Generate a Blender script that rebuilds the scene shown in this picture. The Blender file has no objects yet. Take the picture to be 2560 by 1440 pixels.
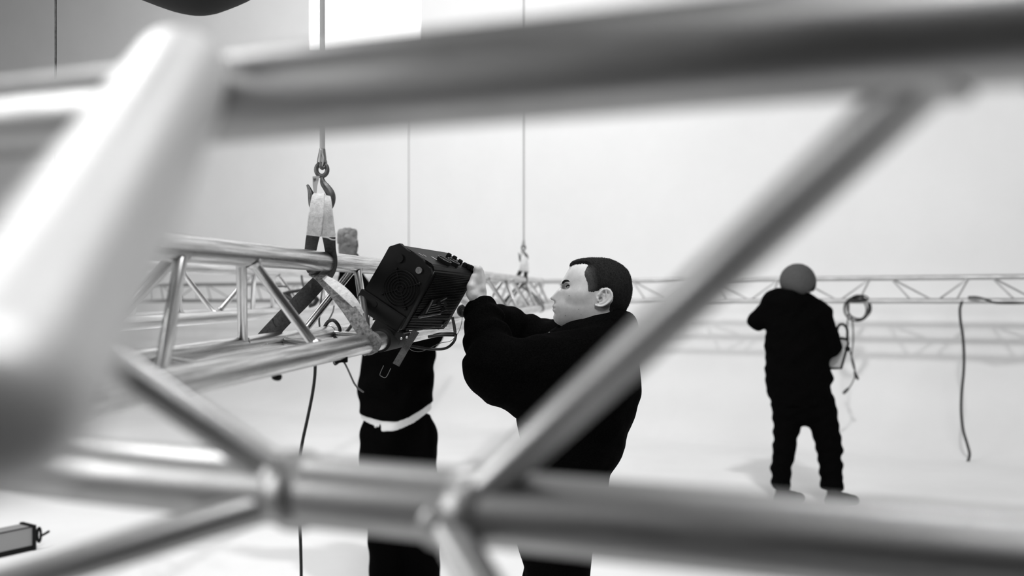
import bpy, bmesh, math, random
import numpy as np
from mathutils import Vector, Matrix

random.seed(7)
rng = np.random.default_rng(7)
SC = bpy.context.scene
COL = SC.collection

# ------------------------------------------------------------------ camera
FPX = 2490.0          # focal length in pixels of the 2560 px wide frame
HZ = 724.0            # pixel row of the horizon (camera is level)
H = 1.55              # camera height
cam_d = bpy.data.cameras.new('camera')
cam = bpy.data.objects.new('camera', cam_d)
COL.objects.link(cam)
cam.location = (0, 0, H)
cam.rotation_euler = (math.pi / 2, 0, 0)
cam_d.sensor_width = 36.0
cam_d.lens = 36.0 * FPX / 2560.0
cam_d.shift_y = (HZ - 720.0) / 2560.0
cam_d.clip_start = 0.01
cam_d.clip_end = 100
cam_d.dof.use_dof = True
cam_d.dof.focus_distance = 2.85
cam_d.dof.aperture_fstop = 2.4
SC.camera = cam

# ------------------------------------------------------------------ world, lights, exposure
w = bpy.data.worlds.new('studio')
SC.world = w
w.use_nodes = True
w.node_tree.nodes['Background'].inputs[0].default_value = (0.5, 0.5, 0.5, 1)
w.node_tree.nodes['Background'].inputs[1].default_value = 0.05
SC.view_settings.view_transform = 'Standard'
SC.view_settings.look = 'None'
SC.view_settings.gamma = 1.0
SC.view_settings.use_curve_mapping = False
SC.view_settings.exposure = -1.93


def area(name, loc, target, sx, sy, energy):
    d = bpy.data.lights.new(name, 'AREA')
    d.shape = 'RECTANGLE'
    d.size = sx
    d.size_y = sy
    d.energy = energy
    o = bpy.data.objects.new(name, d)
    COL.objects.link(o)
    o.location = loc
    v = Vector(target) - Vector(loc)
    o.rotation_euler = v.to_track_quat('-Z', 'Y').to_euler()
    return o


area('ceiling_bank_front', (-4.0, 5.0, 6.9), (-2.2, 5.2, 0), 2.8, 2.4, 900)
area('ceiling_bank_back', (-2.4, 9.2, 6.9), (-2.0, 12.0, 0.6), 7.0, 3.0, 800)
area('face_fill_left', (-5.0, -0.1, 2.7), (0.2, 2.95, 1.5), 2.4, 2.4, 480)  # added fill out of view on the left, brightens the man's face
area('face_fill_rear', (0.7, -2.2, 6.2), (0.2, 3.0, 1.2), 1.8, 1.8, 800)  # added frontal fill above and behind the camera, lifts the man's cheek
area('key_light', (1.1, 2.2, 6.0), (2.6, 10.2, 0.9), 0.38, 0.38, 950)


# ------------------------------------------------------------------ helpers
def P(px, py, z):
    """world point seen at pixel (px, py) at distance z in front of the camera"""
    return Vector(((px - 1280.0) / FPX * z, z, H + (HZ - py) / FPX * z))


WM = {}


def place(o, M, parent=None):
    """give o the world matrix M, below parent"""
    WM[o.name] = M.copy()
    if parent is not None:
        o.parent = parent
        o.matrix_basis = WM[parent.name].inverted() @ M
    else:
        o.matrix_basis = M


def thing(name, label, cat, loc=(0, 0, 0), group=None):
    o = bpy.data.objects.new(name, None)
    COL.objects.link(o)
    o.empty_display_size = 0.05
    place(o, Matrix.Translation(Vector(loc)))
    tag(o, label, cat, group)
    return o


def tag(o, label, cat, group=None):
    o['label'] = label
    o['category'] = cat
    if group:
        o['group'] = group
    return o


def struct(o):
    o['kind'] = 'structure'
    return o


def mesh_obj(name, verts, faces, mat, parent=None, M=None, smooth=True, label=None):
    me = bpy.data.meshes.new(name)
    me.from_pydata([tuple(v) for v in verts], [], [tuple(f) for f in faces])
    me.update()
    if smooth:
        me.polygons.foreach_set('use_smooth', [True] * len(me.polygons))
    if mat is not None:
        me.materials.append(mat)
    o = bpy.data.objects.new(name, me)
    COL.objects.link(o)
    place(o, M if M is not None else Matrix.Identity(4), parent)
    if label:
        o['label'] = label
    return o


def bm_obj(name, bm, mat, parent=None, M=None, smooth=False, label=None):
    me = bpy.data.meshes.new(name)
    bmesh.ops.recalc_face_normals(bm, faces=bm.faces[:])
    bm.to_mesh(me)
    bm.free()
    if smooth:
        me.polygons.foreach_set('use_smooth', [True] * len(me.polygons))
    if mat is not None:
        me.materials.append(mat)
    o = bpy.data.objects.new(name, me)
    COL.objects.link(o)
    place(o, M if M is not None else Matrix.Identity(4), parent)
    if label:
        o['label'] = label
    return o


def add_box(bm, c, size, rot=None, bevel=0.0):
    r = bmesh.ops.create_cube(bm, size=1.0)
    vs = r['verts']
    bmesh.ops.scale(bm, vec=size, verts=vs)
    if bevel > 0:
        es = list({e for v in vs for e in v.link_edges})
        rb = bmesh.ops.bevel(bm, geom=es, offset=bevel, segments=2, affect='EDGES', profile=0.6)
        vs = list({v for f in rb['faces'] for v in f.verts} | {v for v in vs if v.is_valid})
    M = Matrix.Translation(Vector(c))
    if rot is not None:
        M = M @ rot
    bmesh.ops.transform(bm, matrix=M, verts=vs)
    return vs


def align_z(p0, p1):
    d = (Vector(p1) - Vector(p0)).normalized()
    q = Vector((0, 0, 1)).rotation_difference(d)
    return Matrix.Translation(Vector(p0)) @ q.to_matrix().to_4x4()


def lathe_data(prof, seg=24, caps=True):
    """prof: list of (radius, z)"""
    V, Fc = [], []
    for r, z in prof:
        for k in range(seg):
            a = 2 * math.pi * k / seg
            V.append((r * math.cos(a), r * math.sin(a), z))
    for i in range(len(prof) - 1):
        for k in range(seg):
            k2 = (k + 1) % seg
            Fc.append((i * seg + k, i * seg + k2, (i + 1) * seg + k2, (i + 1) * seg + k))
    if caps:
        Fc.append(tuple(range(seg))[::-1])
        n = len(prof) - 1
        Fc.append(tuple(n * seg + k for k in range(seg)))
    return V, Fc


def smooth_by_angle(o, ang=40):
    me = o.data
    bm = bmesh.new()
    bm.from_mesh(me)
    for e in bm.edges:
        if len(e.link_faces) == 2 and e.calc_face_angle(0) > math.radians(ang):
            e.smooth = False
    bm.to_mesh(me)
    bm.free()


def lathe(name, p0, p1, prof_fn, mat, parent=None, seg=24, label=None):
    L = (Vector(p1) - Vector(p0)).length
    V, Fc = lathe_data(prof_fn(L), seg)
    o = mesh_obj(name, V, Fc, mat, parent, align_z(p0, p1), True, label)
    smooth_by_angle(o)
    return o


def pipe(name, p0, p1, r, mat, parent=None, seg=28, label=None):
    """open round tube with a wall"""
    wth = min(0.004, r * 0.3)

    def prof(L):
        n = 6
        pr = [(r - wth, 0.05 * L), (r - wth, 0.0), (r, 0.0)]
        pr += [(r, L * i / n) for i in range(1, n)]
        return pr + [(r, L), (r - wth, L), (r - wth, L - 0.05 * L)]
    return lathe(name, p0, p1, prof, mat, parent, seg, label)


def brace(name, p0, p1, r, mat, parent=None, seg=20):
    """solid round brace with fat weld beads at both ends"""
    def prof(L):
        b = min(0.012, L * 0.1)
        pr = [(r * 1.55, 0), (r * 1.5, b * 0.35), (r * 1.12, b * 0.8), (r, b)]
        pr += [(r, L * t) for t in (0.35, 0.65)]
        return pr + [(r, L - b), (r * 1.12, L - b * 0.8), (r * 1.5, L - b * 0.35), (r * 1.55, L)]
    return lathe(name, p0, p1, prof, mat, parent, seg)


def catmull(pts, n=8, closed=False):
    pts = [Vector(p) for p in pts]
    if len(pts) < 3:
        return pts
    out = []
    m = len(pts)
    rngi = range(m if closed else m - 1)
    for i in rngi:
        if closed:
            p0, p1, p2, p3 = pts[i - 1], pts[i], pts[(i + 1) % m], pts[(i + 2) % m]
        else:
            p1, p2 = pts[i], pts[i + 1]
            p0 = pts[i - 1] if i > 0 else p1 + (p1 - p2)
            p3 = pts[i + 2] if i + 2 < m else p2 + (p2 - p1)
        for k in range(n):
            t = k / n
            out.append(0.5 * ((2 * p1) + (p2 - p0) * t + (2 * p0 - 5 * p1 + 4 * p2 - p3) * t * t +
                              (3 * p1 - p0 - 3 * p2 + p3) * t ** 3))
    if not closed:
        out.append(pts[-1])
    return out


def sweep_data(pts, rad, seg=10, closed=False, base=0):
    """tube along points; rad number or list"""
    n = len(pts)
    rad = [rad] * n if not hasattr(rad, '__len__') else rad
    V, Fc = [], []
    t0 = (pts[1] - pts[0]).normalized()
    up = Vector((0, 0, 1)) if abs(t0.z) < 0.9 else Vector((1, 0, 0))
    nrm = t0.cross(up).normalized()
    prev = t0
    for i in range(n):
        if closed:
            t = (pts[(i + 1) % n] - pts[i - 1])
        else:
            t = pts[min(i + 1, n - 1)] - pts[max(i - 1, 0)]
        t = t.normalized() if t.length > 1e-9 else prev
        nrm = prev.rotation_difference(t) @ nrm
        nrm = (nrm - t * nrm.dot(t)).normalized()
        b = t.cross(nrm)
        for k in range(seg):
            a = 2 * math.pi * k / seg
            V.append(pts[i] + (nrm * math.cos(a) + b * math.sin(a)) * rad[i])
        prev = t
    for i in range(n if closed else n - 1):
        for k in range(seg):
            k2 = (k + 1) % seg
            j = (i + 1) % n
            Fc.append((base + i * seg + k, base + i * seg + k2, base + j * seg + k2, base + j * seg + k))
    if not closed:
        Fc.append(tuple(base + k for k in range(seg))[::-1])
        Fc.append(tuple(base + (n - 1) * seg + k for k in range(seg)))
    return V, Fc


def cable(name, pts, r, mat, parent=None, n=8, seg=10, closed=False, label=None, straight=False):
    pp = [Vector(p) for p in pts] if straight else catmull(pts, n, closed)
    V, Fc = sweep_data(pp, r, seg, closed)
    return mesh_obj(name, V, Fc, mat, parent, None, True, label)


def cables(name, lines, mat, parent=None, n=8, seg=8):
    V, Fc = [], []
    for pts, r in lines:
        v, f = sweep_data(catmull(pts, n), r, seg, False, len(V))
        V += v
        Fc += f
    return mesh_obj(name, V, Fc, mat, parent, None, True)


def ribbon(name, pts, widths, wdirs, th, mat, parent=None, n=8, label=None):
    """flat strap: centre points, width per point, width direction per point"""
    m = len(pts)
    pp = catmull(pts, n)
    ww = catmull([Vector((widths[i], 0, 0)) for i in range(m)], n)
    dd = catmull([Vector(d) for d in wdirs], n)
    V, Fc = [], []
    for i, p in enumerate(pp):
        t = pp[min(i + 1, len(pp) - 1)] - pp[max(i - 1, 0)]
        t.normalize()
        d = dd[i] - t * dd[i].dot(t)
        d.normalize()
        nn = t.cross(d)
        hw = ww[i].x / 2
        for sx, sy in ((-1, -.7), (-.9, -1), (.9, -1), (1, -.7), (1, .7), (.9, 1), (-.9, 1), (-1, .7)):
            V.append(p + d * hw * sx + nn * th / 2 * sy)
    for i in range(len(pp) - 1):
        for k in range(8):
            k2 = (k + 1) % 8
            Fc.append((i * 8 + k, i * 8 + k2, (i + 1) * 8 + k2, (i + 1) * 8 + k))
    Fc.append(tuple(range(8))[::-1])
    Fc.append(tuple((len(pp) - 1) * 8 + k for k in range(8)))
    o = mesh_obj(name, V, Fc, mat, parent, None, True, label)
    smooth_by_angle(o, 35)
    return o


# ------------------------------------------------------------------ materials
def mat(name, col, rough=0.6, metal=0.0, noise=None, bump=None, spec=0.5, sheen=0.0, edge=None):
    """noise: (scale xyz, amount, detail) grey variation; bump: (scale xyz, strength, distance)"""
    m = bpy.data.materials.new(name)
    m.use_nodes = True
    nt = m.node_tree
    b = nt.nodes['Principled BSDF']
    b.inputs['Base Color'].default_value = (col, col, col, 1)
    b.inputs['Roughness'].default_value = rough
    b.inputs['Metallic'].default_value = metal
    b.inputs['Specular IOR Level'].default_value = spec
    if edge is not None:
        b.inputs['Specular Tint'].default_value = (edge, edge, edge, 1)
    if sheen:
        b.inputs['Sheen Weight'].default_value = sheen
    tc = nt.nodes.new('ShaderNodeTexCoord')

    def nz(scale, detail):
        mp = nt.nodes.new('ShaderNodeMapping')
        mp.inputs['Scale'].default_value = scale
        nt.links.new(tc.outputs['Object'], mp.inputs['Vector'])
        n = nt.nodes.new('ShaderNodeTexNoise')
        n.inputs['Scale'].default_value = 1.0
        n.inputs['Detail'].default_value = detail
        n.inputs['Roughness'].default_value = 0.65
        nt.links.new(mp.outputs['Vector'], n.inputs['Vector'])
        return n
    if noise:
        n = nz(noise[0], noise[2])
        r = nt.nodes.new('ShaderNodeValToRGB')
        lo, hi = max(0, col * (1 - noise[1])), min(1, col * (1 + noise[1]))
        r.color_ramp.elements[0].position = 0.3
        r.color_ramp.elements[1].position = 0.7
        r.color_ramp.elements[0].color = (lo, lo, lo, 1)
        r.color_ramp.elements[1].color = (hi, hi, hi, 1)
        nt.links.new(n.outputs['Fac'], r.inputs['Fac'])
        nt.links.new(r.outputs['Color'], b.inputs['Base Color'])
        if metal > 0.5:
            mr = nt.nodes.new('ShaderNodeMapRange')
            mr.inputs['From Min'].default_value = 0.3
            mr.inputs['From Max'].default_value = 0.7
            mr.inputs['To Min'].default_value = rough + 0.12
            mr.inputs['To Max'].default_value = rough - 0.08
            nt.links.new(n.outputs['Fac'], mr.inputs['Value'])
            nt.links.new(mr.outputs['Result'], b.inputs['Roughness'])
    if bump:
        n = nz(bump[0], 3)
        bp = nt.nodes.new('ShaderNodeBump')
        bp.inputs['Strength'].default_value = bump[1]
        bp.inputs['Distance'].default_value = bump[2]
        nt.links.new(n.outputs['Fac'], bp.inputs['Height'])
        nt.links.new(bp.outputs['Normal'], b.inputs['Normal'])
    return m


def emit_mat(name, strength):
    m = bpy.data.materials.new(name)
    m.use_nodes = True
    nt = m.node_tree
    b = nt.nodes['Principled BSDF']
    b.inputs['Base Color'].default_value = (0.9, 0.9, 0.9, 1)
    b.inputs['Emission Color'].default_value = (1, 1, 1, 1)
    b.inputs['Emission Strength'].default_value = strength
    return m


M_WALL = mat('white_wall_paint', 0.84, 0.85, noise=((0.7, 0.7, 0.7), 0.03, 4), spec=0.2)
M_FLOOR = mat('white_floor_paint', 0.84, 0.7, noise=((1.1, 1.1, 1.1), 0.03, 5), spec=0.25)
M_DFLOOR = mat('dark_studio_floor', 0.035, 0.6, noise=((2, 2, 2), 0.2, 4))
M_CEIL = mat('dark_ceiling_paint', 0.05, 0.9)
M_DARK = mat('black_drape', 0.012, 0.95)
M_DRAPE = mat('charcoal_drape', 0.07, 0.95)
M_SIDE = mat('grey_side_wall', 0.55, 0.9)
M_ALU = mat('scuffed_aluminium', 0.55, 0.30, 1.0, noise=((170, 170, 5), 0.5, 8), bump=((120, 120, 9), 0.10, 0.002))
M_ALU2 = mat('brushed_aluminium', 0.72, 0.36, 1.0, noise=((70, 70, 4), 0.18, 5))
M_ALUB = mat('dull_aluminium', 0.52, 0.5, 1.0, noise=((50, 50, 6), 0.2, 5))
M_ALUF = mat('clean_aluminium', 0.47, 0.38, 1.0, noise=((50, 50, 6), 0.2, 5), edge=0.4)
M_ALUS = mat('lit_strut_aluminium', 0.95, 0.5, 0.6, noise=((40, 40, 6), 0.1, 4))  # paler aluminium for the strut, its bright reflection put into the base colour
M_STEEL = mat('dark_forged_steel', 0.12, 0.5, 0.6, noise=((60, 60, 60), 0.4, 5))
M_WIRE = mat('galvanised_wire', 0.35, 0.45, 0.8)
M_WIREL = mat('pale_wire_sleeve', 0.42, 0.5)
M_RUB = mat('black_rubber', 0.012, 0.5)
M_STRAPD = mat('dark_grey_webbing', 0.045, 0.85, noise=((160, 160, 160), 0.4, 4), bump=((500, 500, 500), 0.4, 0.001))
M_STRAPM = mat('mid_grey_webbing', 0.17, 0.85, noise=((130, 130, 130), 0.8, 6), bump=((420, 420, 420), 0.6, 0.002))
M_SLEEVE = mat('pale_sling_sleeve', 0.68, 0.9, noise=((90, 90, 90), 0.22, 5), bump=((260, 260, 260), 0.7, 0.003))
M_SKIN = mat('skin', 0.68, 0.5, noise=((55, 55, 55), 0.10, 6), bump=((400, 400, 400), 0.15, 0.001))
M_HAIR = mat('short_dark_hair', 0.012, 0.8, noise=((500, 300, 300), 0.7, 4), bump=((900, 700, 700), 0.5, 0.001), spec=0.15)
_nt = M_HAIR.node_tree
_at = _nt.nodes.new('ShaderNodeAttribute')
_at.attribute_name = 'sparse'
_mx = _nt.nodes.new('ShaderNodeMix')
_mx.data_type = 'RGBA'
_old = _nt.nodes['Principled BSDF'].inputs['Base Color'].links[0].from_socket
_nt.links.new(_at.outputs['Fac'], _mx.inputs['Factor'])
_nt.links.new(_old, _mx.inputs['A'])
_mx.inputs['B'].default_value = (0.075, 0.075, 0.075, 1)
_nt.links.new(_mx.outputs['Result'], _nt.nodes['Principled BSDF'].inputs['Base Color'])
M_HAIRT = mat('cropped_temple_hair', 0.06, 0.7, noise=((500, 200, 160), 0.5, 4))
M_FLEECE = mat('black_fleece', 0.0022, 1.0, noise=((260, 260, 260), 0.7, 4), bump=((420, 420, 420), 0.6, 0.002), spec=0.02)
M_JEANS = mat('black_denim', 0.002, 0.95, noise=((200, 200, 200), 0.4, 3), spec=0.02)
M_BOOT = mat('black_boot_leather', 0.012, 0.6)
M_SHIRT = mat('white_cotton', 0.78, 0.9, bump=((40, 40, 90), 0.4, 0.01))
M_GLOVE = mat('grey_work_glove', 0.17, 0.9, noise=((40, 40, 40), 0.3, 4), bump=((200, 200, 200), 0.3, 0.001))
M_CAP = mat('grey_knit', 0.06, 0.95, noise=((90, 90, 90), 0.2, 4), bump=((220, 220, 220), 0.4, 0.003))
M_FIX = mat('black_powdercoat', 0.004, 0.5, noise=((40, 40, 40), 0.3, 5), bump=((900, 900, 900), 0.15, 0.0005), spec=0.14)
M_FIXD = mat('matte_black_plastic', 0.004, 0.7, spec=0.2)
M_FIXG = mat('worn_grey_metal', 0.16, 0.5, 0.3, noise=((120, 120, 120), 0.5, 5))
M_PRINT = mat('white_print', 0.55, 0.6)
M_LAMPG = mat('pale_grey_lamp', 0.42, 0.6)
M_PANEL = mat('grey_case_panel', 0.26, 0.6)
M_LEAD = mat('grey_cable', 0.10, 0.6)
M_MOLE = mat('mole_skin', 0.2, 0.6)
M_EYE = mat('eye_white', 0.55, 0.25)
M_IRIS = mat('dark_iris', 0.02, 0.2)
M_LAMP = emit_mat('lit_diffuser', 3.0)

# ------------------------------------------------------------------ room
WD = Vector((-1, 0.51, 0)).normalized()          # along the back wall, to the left
WN = Vector((0.454, 0.891, 0))                   # from the room into the wall
W0 = Vector((4.77, 9.72, 0))                     # a point on the wall plane at floor level


def build_room():
    HT, R = 7.6, 0.9
    prof = []
    for i in range(13):
        a = math.pi / 2 * i / 12
        prof.append((-R + R * math.sin(a), R - R * math.cos(a)))
    prof.append((0, 2.0))
    prof.append((0, 4.5))
    prof.append((0, HT))
    V, Fc = [], []
    ts = [-9, -5, 0, 5, 10, 15, 20]
    for t in ts:
        for n, z in prof:
            V.append(W0 + WD * t + WN * n + Vector((0, 0, z)))
    k = len(prof)
    for i in range(len(ts) - 1):
        for j in range(k - 1):
            Fc.append((i * k + j, (i + 1) * k + j, (i + 1) * k + j + 1, i * k + j + 1))
    struct(mesh_obj('wall_back', V, Fc, M_WALL))

    def slab(name, c, s, m):
        bm = bmesh.new()
        add_box(bm, c, s)
        struct(bm_obj(name, bm, m))
    slab('floor', (0, 10.25, -0.05), (26, 19.5, 0.1), M_FLOOR)
    slab('floor', (0, -2.25, -0.055), (26, 5.5, 0.1), M_DFLOOR)
    slab('ceiling', (0, 7, HT + 0.05), (26, 26, 0.1), M_CEIL)
    slab('wall_left', (-12.0, 7, HT / 2), (0.2, 26, HT), M_SIDE)
    slab('wall_right', (10.0, 3, HT / 2), (0.2, 18, HT), M_DRAPE)
    slab('wall_rear', (0, -4.0, HT / 2), (26, 0.2, HT), M_DARK)


build_room()


# ------------------------------------------------------------------ trusses
def TR(u, v, z):
    """station z along the main truss, lateral offset u, height v above the camera"""
    return Vector((0.1205 * z + u, z, H + v))


def tri_truss(name, label, u, vt, vb, z0, z1, ph, mt, rc=0.025, rb=0.011):
    root = thing(name, label, 'truss', TR(u, vb, z0))
    T = lambda z: TR(u, vt, z)
    B = lambda z: TR(u + 0.125, vb, z)
    A = lambda z: TR(u - 0.125, vb, z)
    for f in (T, B, A):
        pipe('chord', f(z0), f(z1), rc, mt, root)
    k = -3
    while True:
        s, e = ph + 1.1 * k, ph - 0.29 + 1.1 * k
        k += 1
        if s > z1 + 1:
            break
        segs = [(T(s), B(s + 0.08), s), (T(s - 0.03), A(s + 0.30), s), (T(e), B(e - 0.35), e - 0.3), (T(e), A(e - 0.13), e),
                (A(e + 0.16), B(e - 0.13), e), (A(s + 0.55), B(s + 0.17), s + 0.4)]
        for a, b, zz in segs:
            if zz < z0 + 0.02 or zz > z1 - 0.1:
                continue
            d = (b - a).normalized()
            brace('brace', a + d * rc * 0.85, b - d * rc * 0.85, rb, mt, root)
    return root


main = tri_truss('lighting_truss', 'scuffed aluminium triangular truss hung on the webbing sling, running away past the man',
                 -0.785, 0.0718, -0.1335, 1.2, 8.6, 2.03, M_ALU)
# conical couplers on the main truss ends
for uu, vv in ((-0.785, 0.0718), (-0.66, -0.1335), (-0.91, -0.1335)):
    for zz, s in ((1.2, -1), (8.6, 1)):
        lathe('coupler', TR(uu, vv, zz - s * 0.01), TR(uu, vv, zz + s * 0.07),
              lambda L: [(0.0275, 0), (0.0275, L * .5), (0.02, L * .62), (0.02, L * .85), (0.014, L)], M_ALU, main)
lathe('coupler', TR(-0.91, -0.1335, 2.98), TR(-0.91, -0.1335, 3.07), lambda L: [(0.026, 0), (0.0285, .01), (0.0285, L - .01), (0.026, L)], M_ALU, main)
second = tri_truss('lighting_truss', 'thinner looking aluminium truss parallel behind the slung truss, seen through its braces',
                   -1.84, 0.09, -0.114, 1.9, 10.6, 4.04, M_ALU2)

# back truss, across the room in front of the white wall
bt_dir = Vector((1, -0.51, 0)).normalized()


def zb(px):                                 # distance of the back truss where it is seen at pixel column px
    return 11.243 / (1 + 0.51 * (px - 1280) / FPX)


def build_back_truss():
    pa, pb = P(60, 716.5, zb(60)), P(2900, 688.5, zb(2900))
    dirv = (pb - pa).normalized()
    side = Vector((dirv.y, -dirv.x, 0)).normalized()          # towards the camera
    if side.y > 0:
        side = -side
    root = thing('lighting_truss', 'long pale truss crossing the back of the room in front of the white wall', 'truss', pa)
    L = (pb - pa).length
    hgt = 0.2165

    def T(t): return pa + dirv * t
    def B(t): return pa + dirv * t + side * 0.125 - Vector((0, 0, hgt))
    def A(t): return pa + dirv * t - side * 0.125 - Vector((0, 0, hgt))
    for f in (T, B, A):
        pipe('chord', f(0), f(L), 0.025, M_ALUB, root, 20)
    # pixel column of one node and the period taken along the truss
    c = P(2226, 698, zb(2226))
    t0 = (c - pa).dot(dirv)
    per = 0.86
    k = -int(t0 / per) - 1
    while True:
        s = t0 + per * k
        e = s - 0.18
        k += 1
        if s > L + 1:
            break
        for a, b in ((T(s), B(s + 0.20)), (T(s), A(s + 0.37)), (T(e), B(e - 0.27)), (T(e), A(e - 0.12)), (A(s + .4), B(s + .22))):
            if 0.05 < (a - pa).dot(dirv) < L - 0.05 and 0.05 < (b - pa).dot(dirv) < L - 0.05:
                d = (b - a).normalized()
                brace('brace', a + d * 0.02, b - d * 0.02, 0.0085, M_ALUB, root, 12)
    return root


build_back_truss()


# foreground truss right in front of the lens
def c_line(c, Y):
    def f(px):
        z = c / (1 + (px - 1280) / FPX / 2.34)
        return Vector(((px - 1280) / FPX * z, z, H + Y))
    return f


def build_front_truss():
    F1, F2, P3 = c_line(0.493, 0.108), c_line(0.641, -0.1425), c_line(0.42, -0.29)
    root = thing('lighting_truss', 'large out of focus aluminium truss close in front of the camera, framing the view', 'truss', F2(1280))
    r = 0.025
    for f in (F1, F2, P3):
        pipe('chord', f(-1500), f(4600), r, M_ALUF, root, 40)

    def br(a, b, rr=0.0125):
        d = (b - a).normalized()
        brace('brace', a + d * r * 0.8, b - d * r * 0.8, rr, M_ALUF, root, 28)
    br(F1(2450), F2(1165))
    br(F1(-520), F2(760))
    br(F2(770), P3(-1000))
    br(F2(1085), P3(1900))
    br(F1(2620), F2(3700))
    # thick strut running down towards the camera on the left
    lathe('strut', P(452, 190, 0.545), P(-60, 1085, 0.2457), lambda L: [(0.0265, 0), (0.0265, L - .014), (0.0245, L - .006), (0.019, L - .0015), (0.010, L)], M_ALUS, root, 40)
    q = P(-85, 1070, 0.2475)
    pipe('chord', q + Vector((-.008, .004, 0)), q + Vector((-1.2, .513, 0)), r, M_ALUF, root, 40)
    for f, px in ((F2, 1190), (F2, 745)):
        c = f(px)
        d = (f(px + 50) - c).normalized()
        lathe('weld_collar', c - d * 0.012, c + d * 0.012,
              lambda L: [(0.0252, 0), (0.0285, L * .3), (0.0285, L * .7), (0.0252, L)], M_ALUF, root, 32)
    return root


build_front_truss()


# ------------------------------------------------------------------ hoist cable, hook and sling on the main truss
def hp(zx, zy, z=2.5):                       # point from the close-up of the hook (origin 660,340, 4.5 x)
    return P(660 + zx / 4.5, 340 + zy / 4.5, z)


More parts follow.
